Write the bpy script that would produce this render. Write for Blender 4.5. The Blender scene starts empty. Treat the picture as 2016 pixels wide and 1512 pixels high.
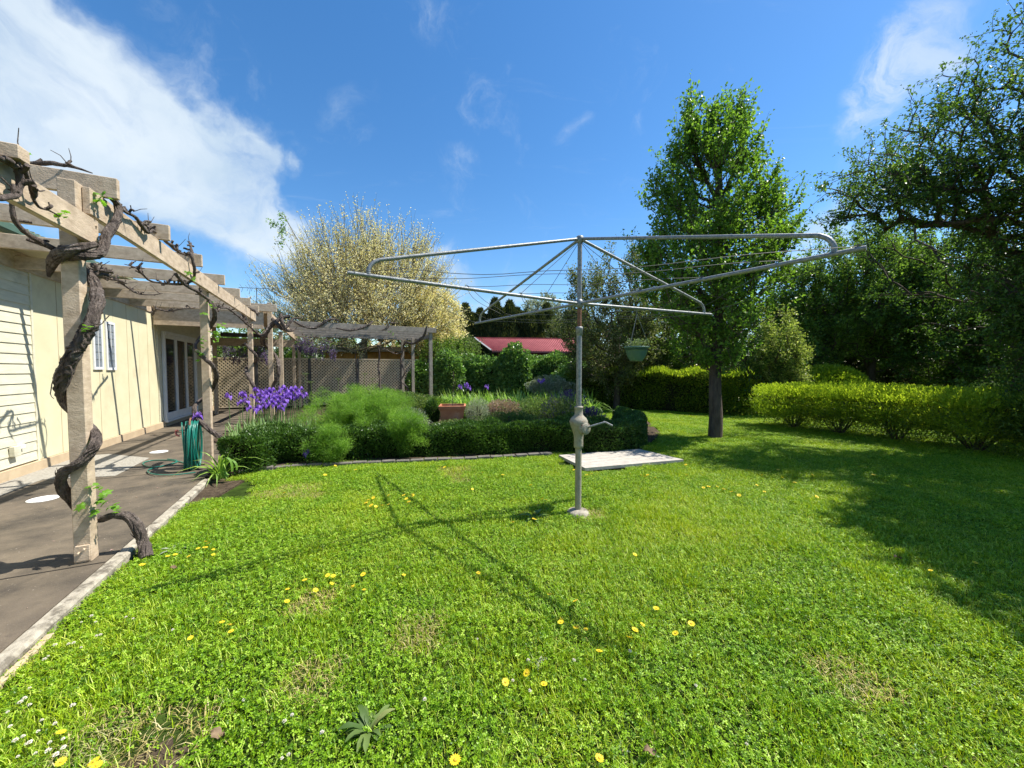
import bpy, math, random
import numpy as np
from mathutils import Vector
R = math.radians
sc = bpy.context.scene
C = sc.collection

# ------------------------------------------------------------------ camera, sky, sun, exposure
F = 727.0; EYE = 1.5; CX, CY, HZ = 1008.0, 756.0, 728.0
pitch = math.atan((CY - HZ) / F)
cam_d = bpy.data.cameras.new('camera'); cam = bpy.data.objects.new('camera', cam_d); C.objects.link(cam)
cam.location = (0, 0, EYE); cam.rotation_euler = (R(90) - pitch, 0, 0)
cam_d.sensor_width = 36; cam_d.lens = F / 2016 * 36; cam_d.clip_start = 0.05; cam_d.clip_end = 2000
sc.camera = cam
sc.render.resolution_x = 1024; sc.render.resolution_y = 768
sc.view_settings.view_transform = 'Standard'; sc.view_settings.look = 'None'
sc.view_settings.exposure = 0.90; sc.view_settings.gamma = 1
SUN_AZ = 11.5; SUN_EL = 57.4          # azimuth measured from +X towards +Y
S = Vector((math.cos(R(SUN_EL)) * math.cos(R(SUN_AZ)), math.cos(R(SUN_EL)) * math.sin(R(SUN_AZ)), math.sin(R(SUN_EL))))
ld = bpy.data.lights.new('sun', 'SUN'); ld.energy = 5.0; ld.angle = R(0.5); ld.color = (1.0, 0.955, 0.87)
sun = bpy.data.objects.new('sun', ld); C.objects.link(sun); sun.rotation_euler = S.to_track_quat('Z', 'Y').to_euler(); sun.location = (8, 2, 12)

cp, sp = math.cos(pitch), math.sin(pitch)
def ray(px, py):
    x = (px - CX) / F; y = -(py - CY) / F
    return np.array([x, cp + y * sp, y * cp - sp])
def G(px, py, z=0.0):
    r = ray(px, py); t = (z - EYE) / r[2]; return np.array([r[0] * t, r[1] * t, z])
def A(px, py, Y):
    r = ray(px, py); t = Y / r[1]; return np.array([r[0] * t, Y, EYE + r[2] * t])
TH = R(26.2)
DU = np.array([math.cos(TH), math.sin(TH), 0]); DV = np.array([-math.sin(TH), math.cos(TH), 0])
def W(u, v, z=0.0): return DU * u + DV * v + np.array([0, 0, z])
def PU(px, py, u):
    r = ray(px, py); t = u / (r @ DU); return np.array([0, 0, EYE]) + r * t
def PV(px, py, v):
    r = ray(px, py); t = v / (r @ DV); return np.array([0, 0, EYE]) + r * t

# ------------------------------------------------------------------ node helpers
class NT:
    def __init__(s, tree): s.t = tree; s.n = tree.nodes; s.l = tree.links
    def new(s, typ, **kw):
        n = s.n.new(typ)
        for k, v in kw.items():
            if k == 'ins':
                for i, val in v.items():
                    if isinstance(val, bpy.types.NodeSocket): s.l.new(val, n.inputs[i])
                    else: n.inputs[i].default_value = val
            else: setattr(n, k, v)
        return n
    def math(s, op, a, b=None, c=None, clamp=False):
        n = s.n.new('ShaderNodeMath'); n.operation = op; n.use_clamp = clamp
        for i, x in enumerate((a, b, c)):
            if x is None: continue
            if isinstance(x, bpy.types.NodeSocket): s.l.new(x, n.inputs[i])
            else: n.inputs[i].default_value = x
        return n.outputs[0]
    def mix(s, fac, a, b, typ='MIX'):
        n = s.n.new('ShaderNodeMix'); n.data_type = 'RGBA'; n.blend_type = typ; n.clamp_factor = True
        for i, x in ((0, fac), (6, a), (7, b)):
            if isinstance(x, bpy.types.NodeSocket): s.l.new(x, n.inputs[i])
            elif i == 0: n.inputs[0].default_value = x
            else: n.inputs[i].default_value = (*x, 1) if len(x) == 3 else x
        return n.outputs[2]
    def noise(s, scale, detail=4, rough=0.55, vec=None, dist=0.0, out='Fac'):
        n = s.n.new('ShaderNodeTexNoise'); n.inputs['Scale'].default_value = scale; n.inputs['Detail'].default_value = detail
        n.inputs['Roughness'].default_value = rough; n.inputs['Distortion'].default_value = dist
        if vec is not None: s.l.new(vec, n.inputs['Vector'])
        return n.outputs[out]
    def ramp(s, fac, stops, interp='LINEAR'):
        n = s.n.new('ShaderNodeValToRGB'); n.color_ramp.interpolation = interp
        e = n.color_ramp.elements
        while len(e) < len(stops): e.new(0.5)
        for q, (p, c) in zip(e, stops):
            q.position = p; q.color = (*c, 1) if not isinstance(c, (int, float)) else (c, c, c, 1)
        s.l.new(fac, n.inputs[0]); return n.outputs[0]
    def smooth(s, x, lo, hi):
        n = s.n.new('ShaderNodeMapRange'); n.interpolation_type = 'SMOOTHSTEP'
        s.l.new(x, n.inputs[0]); n.inputs[1].default_value = lo; n.inputs[2].default_value = hi
        return n.outputs[0]

# ------------------------------------------------------------------ world
world = bpy.data.worlds.new("World"); sc.world = world; world.use_nodes = True
t = NT(world.node_tree); t.n.clear()
sky = t.new('ShaderNodeTexSky'); sky.sky_type = 'NISHITA'; sky.sun_disc = False
sky.sun_elevation = R(SUN_EL); sky.sun_rotation = R(90 - SUN_AZ); sky.altitude = 200; sky.air_density = 1.0; sky.dust_density = 0.2; sky.ozone_density = 1.6
hsv = t.new('ShaderNodeHueSaturation'); hsv.inputs['Saturation'].default_value = 1.30; hsv.inputs['Value'].default_value = .97; t.l.new(sky.outputs[0], hsv.inputs['Color'])
tc = t.new('ShaderNodeTexCoord'); vec = tc.outputs['Generated']
sep = t.new('ShaderNodeSeparateXYZ'); t.l.new(vec, sep.inputs[0])
# clouds are laid on a flat layer high over the ground: (x, y) / z
zc = t.math('MAXIMUM', sep.outputs[2], 0.03)
plane = t.new('ShaderNodeCombineXYZ'); t.l.new(t.math('DIVIDE', sep.outputs[0], zc), plane.inputs[0]); t.l.new(t.math('DIVIDE', sep.outputs[1], zc), plane.inputs[1])
warp = t.new('ShaderNodeVectorMath', operation='SCALE'); warp.inputs['Scale'].default_value = 0.26
wn = t.new('ShaderNodeTexNoise'); wn.inputs['Scale'].default_value = 5.0; wn.inputs['Detail'].default_value = 6; t.l.new(vec, wn.inputs['Vector'])
sb = t.new('ShaderNodeVectorMath', operation='SUBTRACT'); t.l.new(wn.outputs['Color'], sb.inputs[0]); sb.inputs[1].default_value = (0.5, 0.5, 0.5)
t.l.new(sb.outputs[0], warp.inputs[0])
wv = t.new('ShaderNodeVectorMath', operation='ADD'); t.l.new(vec, wv.inputs[0]); t.l.new(warp.outputs[0], wv.inputs[1])
def spot(px, py, rad, gain=1.0):
    d = Vector(ray(px, py)).normalized()
    n = t.new('ShaderNodeVectorMath', operation='DISTANCE'); t.l.new(wv.outputs[0], n.inputs[0]); n.inputs[1].default_value = d
    m = t.new('ShaderNodeMapRange'); m.interpolation_type = 'SMOOTHSTEP'; t.l.new(n.outputs['Value'], m.inputs[0])
    m.inputs[1].default_value = rad; m.inputs[2].default_value = 0; m.inputs[3].default_value = 0; m.inputs[4].default_value = gain
    return m.outputs[0]
def union(lst):
    a = lst[0]
    for b in lst[1:]: a = t.math('ADD', a, b)
    return t.math('MINIMUM', a, 1.0)
big = union([spot(-80, 60, 0.19), spot(90, 130, 0.17), spot(200, 190, 0.17), spot(310, 250, 0.17), spot(410, 270, 0.14), spot(450, 340, 0.15),
             spot(370, 380, 0.15), spot(470, 425, 0.15), spot(545, 460, 0.11), spot(20, 230, 0.17, .8), spot(190, 320, .16, .7), spot(500, 250, 0.08, .5), spot(535, 300, .06, .4)])
thin = union([spot(1850, 60, 0.11, .7), spot(1790, 140, 0.11, .8), spot(1700, 260, 0.08, .65), spot(690, 220, .10, .4), spot(1150, 270, .07, .4), spot(900, 340, .12, .5), spot(830, 30, .12, .45), spot(1600, 480, 0.13, .8), spot(545, 290, 0.07, .7), spot(600, 340, 0.055, .6),
              spot(880, 500, 0.12, .62), spot(990, 515, 0.07, .6), spot(960, 600, 0.12, .75), spot(1040, 590, 0.1, .7), spot(1700, 420, 0.15, .7), spot(860, 560, .14, .7), spot(490, 570, .1, .5)])
n1 = t.noise(5.5, 10, 0.62, vec=wv.outputs[0], dist=0.3)
n3 = t.noise(9, 10, 0.68, vec=wv.outputs[0], dist=0.6)
n2 = t.noise(1.6, 8, 0.62, vec=plane.outputs[0], dist=0.6)
bm_ = t.math('MULTIPLY', t.smooth(t.math('ADD', big, t.math('MULTIPLY', t.math('SUBTRACT', n1, 0.5), 2.3)), 0.12, 1.35), 0.93)
th_ = t.math('MULTIPLY', t.smooth(t.math('MULTIPLY', thin, t.math('ADD', t.math('MULTIPLY', n3, 2.2), -0.45)), 0.12, 0.80), 0.7)
st_map = t.new('ShaderNodeMapping'); t.l.new(plane.outputs[0], st_map.inputs[0]); st_map.inputs['Rotation'].default_value = (0, 0, R(35)); st_map.inputs['Scale'].default_value = (0.9, 3.2, 1)
cir = t.noise(1.3, 9, 0.66, vec=st_map.outputs[0], dist=0.8)
ci_ = t.math('MULTIPLY', t.smooth(cir, 0.56, 0.86), 0.20)
fac = t.math('MAXIMUM', t.math('MAXIMUM', bm_, th_), ci_)
shade = t.noise(3.0, 5, 0.5, vec=wv.outputs[0])
ccol = t.ramp(shade, [(0.32, (2.6, 3.4, 4.2)), (0.66, (4.5, 4.9, 5.2))])
bg = t.new('ShaderNodeBackground'); bg.inputs['Strength'].default_value = 0.112
t.l.new(t.mix(fac, hsv.outputs[0], ccol), bg.inputs[0])
wo = t.new('ShaderNodeOutputWorld'); t.l.new(bg.outputs[0], wo.inputs[0])
sc.cycles.max_bounces = 8; sc.cycles.transparent_max_bounces = 8; sc.cycles.diffuse_bounces = 4

# ------------------------------------------------------------------ materials
def newmat(name):
    m = bpy.data.materials.new(name); m.use_nodes = True; tt = NT(m.node_tree); tt.n.clear()
    o = tt.new('ShaderNodeOutputMaterial'); b = tt.new('ShaderNodeBsdfPrincipled'); tt.l.new(b.outputs[0], o.inputs[0])
    return m, tt, b, o
def surf(name, c1, c2, scale=8, rough=0.8, bump=0.3, detail=6, stretch=None, c3=None, c3scale=1.5, c3lo=.55, c3hi=.75, metal=0, spec=0.3, bdist=0.01, bscale=None):
    m, tt, b, o = newmat(name)
    g = tt.new('ShaderNodeNewGeometry'); v = g.outputs['Position']
    if stretch:
        mp = tt.new('ShaderNodeMapping'); tt.l.new(v, mp.inputs[0]); mp.inputs['Rotation'].default_value = stretch[1]; mp.inputs['Scale'].default_value = stretch[0]; v = mp.outputs[0]
    nz = tt.noise(scale, detail, 0.6, vec=v)
    col = tt.ramp(nz, [(0.28, c1), (0.72, c2)])
    if c3: col = tt.mix(tt.smooth(tt.noise(c3scale, 5, 0.65, vec=g.outputs['Position']), c3lo, c3hi), col, c3)
    tt.l.new(col, b.inputs['Base Color']); b.inputs['Roughness'].default_value = rough; b.inputs['Metallic'].default_value = metal
    b.inputs['Specular IOR Level'].default_value = spec
    if bump:
        bp = tt.new('ShaderNodeBump'); bp.inputs['Strength'].default_value = bump; bp.inputs['Distance'].default_value = bdist
        tt.l.new(tt.noise(bscale or scale * 3, 5, 0.6, vec=v), bp.inputs['Height']); tt.l.new(bp.outputs[0], b.inputs['Normal'])
    return m
def leafmat(name, c1, c2, trans=0.35, rough=0.5, c3=None, c3amt=.5, spec=.3, big=1.2, tcol=1.25):
    m, tt, b, o = newmat(name)
    at = tt.new('ShaderNodeAttribute'); at.attribute_name = 'rnd'
    g = tt.new('ShaderNodeNewGeometry')
    k = tt.math('ADD', tt.math('MULTIPLY', at.outputs['Fac'], 0.65), tt.math('MULTIPLY', tt.noise(big, 3, vec=g.outputs['Position']), 0.35))
    stops = [(0.2, c1), (0.75, c2)]
    if c3: stops.append((0.75 + .22 * (1 - c3amt), c3))
    col = tt.ramp(k, stops)
    tt.l.new(col, b.inputs['Base Color']); b.inputs['Roughness'].default_value = rough; b.inputs['Specular IOR Level'].default_value = spec
    tr = tt.new('ShaderNodeBsdfTranslucent'); tt.l.new(tt.mix(1.0, col, (tcol, tcol * 1.08, tcol * .55), 'MULTIPLY'), tr.inputs[0])
    mx = tt.new('ShaderNodeMixShader'); mx.inputs[0].default_value = trans
    tt.l.new(b.outputs[0], mx.inputs[1]); tt.l.new(tr.outputs[0], mx.inputs[2]); tt.l.new(mx.outputs[0], o.inputs[0])
    return m
M = {}
M['timber'] = surf('painted_timber', (.35, .265, .18), (.60, .48, .35), 9, .72, .6, stretch=((1.6, .5, 2.2), (0, 0, -.46)), bscale=45, bdist=.006, c3=(.26, .205, .15), c3scale=2.2, c3lo=.55, c3hi=.8)
M['timber_grey'] = surf('weathered_timber', (.20, .175, .145), (.36, .31, .25), 7, .8, .4, c3=(.13, .12, .105), c3scale=3)
M['wall'] = surf('cream_wall_sheet', (.58, .53, .34), (.66, .61, .41), 3, .8, .15, c3=(.52, .45, .29), c3scale=.9, bscale=60)
M['board'] = surf('cream_weatherboard', (.54, .51, .38), (.68, .64, .49), 4, .75, .2, c3=(.46, .44, .33), c3scale=2.5, stretch=((1, 1, 5), (0, 0, 0)))
M['plinth'] = surf('stained_plinth', (.40, .30, .19), (.52, .41, .27), 4, .9, .3)
M['white'] = surf('white_gloss_paint', (.62, .63, .63), (.72, .73, .73), 6, .45, .05)
M['green_gutter'] = surf('green_gutter_paint', (.06, .11, .085), (.09, .15, .11), 4, .45, .05)
M['roof_sheet'] = surf('olive_roof_sheet', (.18, .20, .12), (.26, .27, .17), 4, .6, .1)
M['bark_vine'] = surf('vine_bark', (.035, .026, .022), (.20, .16, .135), 26, .95, 1.0, stretch=((1, 1, .25), (0, 0, 0)), bdist=.035, c3=(.27, .235, .21), c3scale=7, c3lo=.55, c3hi=.72)
M['bark'] = surf('dark_bark', (.045, .032, .024), (.13, .10, .075), 18, .95, 1.0, stretch=((1, 1, .25), (0, 0, 0)), bdist=.02)
M['bark_pale'] = surf('pale_bark', (.14, .115, .07), (.26, .22, .14), 10, .9, .5)
M['core'] = surf('dark_core', (.010, .012, .007), (.025, .024, .014), 14, 1, .6, spec=0)  # near-black core filling, blocks see-through and stands in for shade inside foliage
M['galv'] = surf('galvanised_steel', (.13, .14, .14), (.31, .32, .315), 38, .5, .25, metal=.35, spec=.5, c3=(.20, .15, .11), c3scale=11, c3lo=.64, c3hi=.74)
M['galv_paint'] = surf('old_cream_grey_casting', (.22, .20, .155), (.35, .32, .25), 20, .6, .4, c3=(.22, .16, .11), c3scale=16)
M['rust'] = surf('rusty_steel', (.12, .05, .03), (.25, .13, .08), 30, .8, .4)
M['wire'] = surf('dark_wire', (.06, .065, .06), (.10, .10, .09), 30, .6, 0)
M['concrete'] = surf('pale_concrete', (.34, .305, .26), (.47, .43, .37), 9, .9, .5, c3=(.38, .34, .28), c3scale=3)
M['kerb'] = surf('lichened_kerb', (.24, .21, .16), (.44, .40, .32), 18, .9, .8, c3=(.15, .13, .10), c3scale=8, c3lo=.48, c3hi=.62)
M['brick'] = surf('grey_brick_edging', (.09, .08, .07), (.18, .165, .14), 10, .9, .5)
M['soil'] = surf('dark_soil', (.035, .025, .017), (.12, .09, .06), 12, 1, 1, bdist=.03, spec=.1)
M['terracotta'] = surf('terracotta', (.38, .13, .065), (.50, .20, .10), 7, .75, .25, c3=(.56, .30, .2), c3scale=3)
M['hose'] = surf('green_hose', (.005, .11, .08), (.01, .17, .125), 5, .35, 0, spec=.5)
M['bowl'] = surf('green_plastic', (.045, .105, .085), (.07, .145, .12), 5, .4, .05, spec=.5)
M['red_roof'] = surf('red_roof_sheet', (.36, .10, .095), (.46, .15, .14), 2, .5, .05, c3=(.45, .12, .10), c3scale=1.5)
M['red_wall'] = surf('red_shed_wall', (.10, .025, .02), (.15, .04, .03), 4, .8, .1)
M['orange'] = surf('orange_timber_wall', (.50, .22, .045), (.66, .33, .08), 5, .7, .2)
M['lattice'] = surf('tan_lattice', (.50, .42, .30), (.62, .53, .39), 5, .8, .1)
M['fence_dark'] = surf('dark_paling', (.015, .013, .010), (.035, .03, .025), 6, .9, .1)
M['post_grey'] = surf('charcoal_post', (.05, .05, .055), (.09, .09, .09), 6, .7, .1)
M['petal_p'] = leafmat('purple_petal', (.13, .05, .42), (.30, .15, .66), .35, .5, tcol=1.3)
M['petal_l'] = leafmat('lavender_petal', (.06, .035, .13), (.14, .08, .26), .3, .6)
M['petal_w'] = leafmat('wisteria_petal', (.09, .06, .17), (.24, .18, .36), .4, .6)
M['petal_y'] = leafmat('yellow_petal', (.80, .56, .02), (.90, .70, .04), .25, .5, tcol=1.0)
M['petal_c'] = leafmat('pinkish_white_petal', (.72, .64, .64), (.88, .84, .82), .2, .6)
M['lid'] = surf('white_lid', (.72, .72, .70), (.8, .8, .78), 5, .5, 0)
M['dead'] = surf('dead_leaf', (.09, .055, .03), (.24, .17, .10), 30, .8, .3)
m, tt, b, o = newmat('dark_glass'); b.inputs['Base Color'].default_value = (.012, .014, .015, 1); b.inputs['Roughness'].default_value = .06; b.inputs['Specular IOR Level'].default_value = .6; M['glass'] = m
m, tt, b, o = newmat('rippled_glass')
g = tt.new('ShaderNodeNewGeometry'); b.inputs['Base Color'].default_value = (.20, .23, .26, 1); b.inputs['Roughness'].default_value = .18
bp = tt.new('ShaderNodeBump'); bp.inputs['Strength'].default_value = .6; bp.inputs['Distance'].default_value = .02; tt.l.new(tt.noise(18, 3, vec=g.outputs['Position']), bp.inputs['Height']); tt.l.new(bp.outputs[0], b.inputs['Normal']); M['glass2'] = m
# patio: brown stained concrete with fine pale scuffs
m, tt, b, o = newmat('brown_concrete'); g = tt.new('ShaderNodeNewGeometry'); P_ = g.outputs['Position']
c = tt.ramp(tt.noise(2.2, 8, .65, vec=P_), [(.36, (.045, .036, .025)), (.64, (.140, .110, .074))])
mp = tt.new('ShaderNodeMapping'); tt.l.new(P_, mp.inputs[0]); mp.inputs['Rotation'].default_value = (0, 0, R(-35)); mp.inputs['Scale'].default_value = (14, 60, 10)
c = tt.mix(tt.math('MULTIPLY', tt.smooth(tt.noise(1, 6, .6, vec=mp.outputs[0]), .58, .8), .45), c, (.25, .215, .155))
c = tt.mix(tt.smooth(tt.noise(55, 2, .5, vec=P_), .70, .78), c, (.42, .37, .30))
c = tt.mix(tt.math('MULTIPLY', tt.smooth(tt.noise(.8, 4, .6, vec=P_), .45, .7), .35), c, (.13, .10, .072))
tt.l.new(c, b.inputs['Base Color']); c = tt.mix(tt.math('MULTIPLY', tt.smooth(tt.noise(1.7, 7, .7, vec=P_, dist=1.2), .55, .68), .55), c, (.04, .032, .025))
c = tt.mix(tt.math('MULTIPLY', tt.smooth(tt.noise(160, 2, .5, vec=P_), .55, .75), .4), c, (.20, .175, .135))
tt.l.new(c, b.inputs['Base Color']); b.inputs['Roughness'].default_value = .85
bp = tt.new('ShaderNodeBump'); bp.inputs['Strength'].default_value = .4; bp.inputs['Distance'].default_value = .006; tt.l.new(tt.noise(60, 5, vec=P_), bp.inputs['Height']); tt.l.new(bp.outputs[0], b.inputs['Normal']); M['patio'] = m
m, tt, b, o = newmat('grey_render_patch'); g = tt.new('ShaderNodeNewGeometry')
c = tt.ramp(tt.noise(40, 5, .7, vec=g.outputs['Position']), [(.35, (.19, .17, .14)), (.65, (.36, .34, .29))]); tt.l.new(c, b.inputs['Base Color']); b.inputs['Roughness'].default_value = .9; M['patch'] = m
# ground under the lawn
m, tt, b, o = newmat('lawn_base'); g = tt.new('ShaderNodeNewGeometry'); P_ = g.outputs['Position']
c = tt.ramp(tt.noise(9, 6, .6, vec=P_), [(.3, (.018, .028, .008)), (.7, (.045, .075, .014))])
c = tt.mix(tt.smooth(tt.noise(1.1, 4, vec=P_), .62, .75), c, (.12, .10, .045))
tt.l.new(c, b.inputs['Base Color']); b.inputs['Roughness'].default_value = 1; b.inputs['Specular IOR Level'].default_value = 0; M['lawn'] = m
def grassmat(name, c1, c2, c3, trans=.35):
    m, tt, b, o = newmat(name)
    at = tt.new('ShaderNodeAttribute'); at.attribute_name = 'rnd'; g = tt.new('ShaderNodeNewGeometry'); P_ = g.outputs['Position']
    col = tt.ramp(at.outputs['Fac'], [(0, c1), (.72, c2), (1, c3)])  # last stop paints pale leaf highlights into the colour
    w = tt.smooth(tt.noise(.9, 4, .6, vec=P_), .42, .66)
    col = tt.mix(tt.math('MULTIPLY', w, .55), col, tt.mix(1.0, col, (1.18, 1.04, .8), 'MULTIPLY'))
    w2 = tt.smooth(tt.noise(2.4, 4, .6, vec=P_), .45, .7)
    col = tt.mix(tt.math('MULTIPLY', w2, .5), col, tt.mix(1.0, col, (.62, .80, .9), 'MULTIPLY'))
    tt.l.new(col, b.inputs['Base Color']); b.inputs['Roughness'].default_value = .42; b.inputs['Specular IOR Level'].default_value = .25
    tr = tt.new('ShaderNodeBsdfTranslucent'); tt.l.new(tt.mix(1.0, col, (1.35, 1.25, .5), 'MULTIPLY'), tr.inputs[0])
    mx = tt.new('ShaderNodeMixShader'); mx.inputs[0].default_value = trans
    tt.l.new(b.outputs[0], mx.inputs[1]); tt.l.new(tr.outputs[0], mx.inputs[2]); tt.l.new(mx.outputs[0], o.inputs[0]); return m
M['clover'] = grassmat('clover', (.060, .155, .008), (.27, .46, .018), (.56, .74, .14))
M['blade'] = grassmat('grass_blade', (.13, .24, .008), (.39, .54, .018), (.68, .78, .18))
M['straw'] = grassmat('dry_grass', (.30, .24, .08), (.50, .42, .17), (.6, .52, .28), .2)

# ------------------------------------------------------------------ mesh helpers
def link_mesh(name, V, Fs, mats, parent=None, origin=None, smooth=False, rnd=None, midx=None, label=None):
    """V (N,3); Fs = list of int arrays (k,n) of equal-sided faces"""
    V = np.asarray(V, dtype=np.float32)
    if origin is not None: V = V - np.asarray(origin, dtype=np.float32)
    me = bpy.data.meshes.new(name)
    Fs = [np.asarray(f, dtype=np.int32) for f in Fs if len(f)]
    nl = sum(f.size for f in Fs); nf = sum(len(f) for f in Fs)
    me.vertices.add(len(V)); me.vertices.foreach_set('co', V.ravel())
    me.loops.add(nl); me.loops.foreach_set('vertex_index', np.concatenate([f.ravel() for f in Fs]))
    me.polygons.add(nf)
    tot = np.concatenate([np.full(len(f), f.shape[1], dtype=np.int32) for f in Fs])
    st = np.concatenate([[0], np.cumsum(tot)[:-1]]).astype(np.int32)
    me.polygons.foreach_set('loop_start', st); me.polygons.foreach_set('loop_total', tot)
    me.polygons.foreach_set('use_smooth', np.full(nf, bool(smooth)))
    for mm in (mats if isinstance(mats, (list, tuple)) else [mats]): me.materials.append(mm)
    if midx is not None: me.polygons.foreach_set('material_index', np.asarray(midx, dtype=np.int32))
    if rnd is not None:
        a = me.attributes.new('rnd', 'FLOAT', 'POINT'); a.data.foreach_set('value', np.asarray(rnd, dtype=np.float32))
    me.update(calc_edges=True)
    ob = bpy.data.objects.new(name, me); C.objects.link(ob)
    if parent is not None: ob.parent = parent
    elif origin is not None: ob.location = origin
    if label: ob['label'] = label
    return ob
def tag(o, label=None, cat=None, group=None, kind=None):
    if label: o['label'] = label
    if cat: o['category'] = cat
    if group: o['group'] = group
    if kind: o['kind'] = kind
    return o
class Thing:
    def __init__(s, name, loc, label, cat, group=None):
        s.o = bpy.data.objects.new(name, None); C.objects.link(s.o); s.loc = np.array([float(x) for x in loc]); s.o.location = s.loc
        s.o.empty_display_size = .2; tag(s.o, label, cat, group)
def copytree(o, loc, rotz, label=None, group=None, scale=1.0):
    c = o.copy(); C.objects.link(c); c.location = loc; c.rotation_euler = (0, 0, rotz); c.scale = (scale,) * 3
    if label: c['label'] = label
    if group: c['group'] = group
    for ch in list(o.children):
        d = ch.copy(); C.objects.link(d); d.parent = c
        for gch in list(ch.children):
            e = gch.copy(); C.objects.link(e); e.parent = d
    return c
class MB:
    def __init__(s): s.V = []; s.n = 0; s.F = {}; s.rn = []
    def add(s, V, Fs):
        V = np.asarray(V, float); s.V.append(V)
        for f in Fs:
            f = np.asarray(f, int)
            if len(f): s.F.setdefault(f.shape[1], []).append(f + s.n)
        s.n += len(V)
    def box(s, o, a, b, c, bev=0.0):
        """corner o and three edge vectors"""
        o, a, b, c = (np.asarray(x, float) for x in (o, a, b, c))
        if np.dot(np.cross(a, b), c) < 0: a, b = b, a
        if bev:
            L = [np.linalg.norm(x) for x in (a, b, c)]; k = [min(bev / l, .45) for l in L]
            V = []; 
            # chamfered box: 24 verts
            import itertools
            idx = {}
            for sx, sy, sz in itertools.product((0, 1), repeat=3):
                for ax in range(3):
                    f = [sx, sy, sz]; g = [float(q) for q in f]
                    for i in range(3):
                        if i != ax: g[i] = abs(f[i] - k[i])
                    idx[(sx, sy, sz, ax)] = len(V); V.append(o + a * g[0] + b * g[1] + c * g[2])
            Q = []; T = []
            for ax in range(3):
                i, j = [q for q in range(3) if q != ax]
                for sd in (0, 1):
                    def key(p, q): f = [0, 0, 0]; f[ax] = sd; f[i] = p; f[j] = q; return idx[(f[0], f[1], f[2], ax)]
                    Q.append([key(0, 0), key(1, 0), key(1, 1), key(0, 1)])
            for ax in range(3):
                i, j = [q for q in range(3) if q != ax]
                for p in (0, 1):
                    for q in (0, 1):
                        def kk(sd, face): f = [0, 0, 0]; f[ax] = sd; f[i] = p; f[j] = q; return idx[(f[0], f[1], f[2], face)]
                        Q.append([kk(0, i), kk(1, i), kk(1, j), kk(0, j)])
            for sx, sy, sz in itertools.product((0, 1), repeat=3):
                T.append([idx[(sx, sy, sz, 0)], idx[(sx, sy, sz, 1)], idx[(sx, sy, sz, 2)]])
            V = np.array(V); cen = V.mean(0)
            def fix(Fc):
                out = []
                for f in Fc:
                    p = V[f]; n = np.cross(p[1] - p[0], p[2] - p[0])
                    out.append(f if np.dot(n, p.mean(0) - cen) > 0 else f[::-1])
                return out
            s.add(V, [fix(Q), fix(T)]); return s
        V = [o, o + a, o + a + b, o + b, o + c, o + a + c, o + a + b + c, o + b + c]
        s.add(V, [[[0, 3, 2, 1], [4, 5, 6, 7], [0, 1, 5, 4], [1, 2, 6, 5], [2, 3, 7, 6], [3, 0, 4, 7]]]); return s
    def ubox(s, u0, u1, v0, v1, z0, z1, bev=0.0):
        return s.box(W(u0, v0, z0), DU * (u1 - u0), DV * (v1 - v0), (0, 0, z1 - z0), bev)
    def tube(s, path, rad, n=10, closed=False, groove=0.0, seed=0, cap=True):
        P = np.asarray(path, float); m = len(P); rad = np.broadcast_to(np.asarray(rad, float), (m,)).copy()
        T = np.gradient(P, axis=0) if not closed else (np.roll(P, -1, 0) - np.roll(P, 1, 0))
        T /= np.linalg.norm(T, axis=1)[:, None] + 1e-9
        up = np.array([0, 0, 1.0]) if abs(T[0][2]) < .9 else np.array([1.0, 0, 0])
        N = np.cross(T[0], up); N /= np.linalg.norm(N); Ns = [N]
        for i in range(1, m):
            N = N - T[i] * np.dot(N, T[i]); N /= np.linalg.norm(N) + 1e-9; Ns.append(N)
        Ns = np.array(Ns); B = np.cross(T, Ns)
        a = np.linspace(0, 2 * np.pi, n, endpoint=False)
        rr = rad[:, None] * np.ones(n)
        if groove:
            rg = np.random.default_rng(seed); ph = rg.uniform(0, 6.28, 4)
            L = np.concatenate([[0], np.cumsum(np.linalg.norm(np.diff(P, axis=0), axis=1))])
            for k, amp in ((3, 1.0), (5, .8), (8, .55)):
                rr *= 1 + groove * amp * np.sin(k * a[None, :] + ph[k % 4] + (L[:, None] * (4 + k)) * .9)
            rr *= 1 + groove * .7 * rg.standard_normal((m, 1)) + groove * .35 * rg.standard_normal((m, n))
        V = P[:, None, :] + Ns[:, None, :] * (np.cos(a) * rr)[:, :, None] + B[:, None, :] * (np.sin(a) * rr)[:, :, None]
        V = V.reshape(-1, 3); i = np.arange(m if closed else m - 1)[:, None]; j = np.arange(n)[None, :]
        i2 = (i + 1) % m; j2 = (j + 1) % n
        Q = np.stack([i * n + j, i * n + j2, i2 * n + j2, i2 * n + j], -1).reshape(-1, 4)
        s.add(V, [Q])
        if cap and not closed:
            s.add(V[:n], [[list(range(n))[::-1]]]); s.add(V[-n:], [[list(range(n))]])
        return s
    def lathe(s, prof, c, n=24, cap=True):
        c = np.asarray(c, float); a = np.linspace(0, 2 * np.pi, n, endpoint=False)
        V = np.array([[c[0] + r * math.cos(x), c[1] + r * math.sin(x), c[2] + z] for r, z in prof for x in a])
        m = len(prof); i = np.arange(m - 1)[:, None]; j = np.arange(n)[None, :]; j2 = (j + 1) % n
        s.add(V, [np.stack([i * n + j, i * n + j2, (i + 1) * n + j2, (i + 1) * n + j], -1).reshape(-1, 4)])
        if cap:
            s.add(V[:n], [[list(range(n))[::-1]]]); s.add(V[-n:], [[list(range(n))]])
        return s
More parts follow.
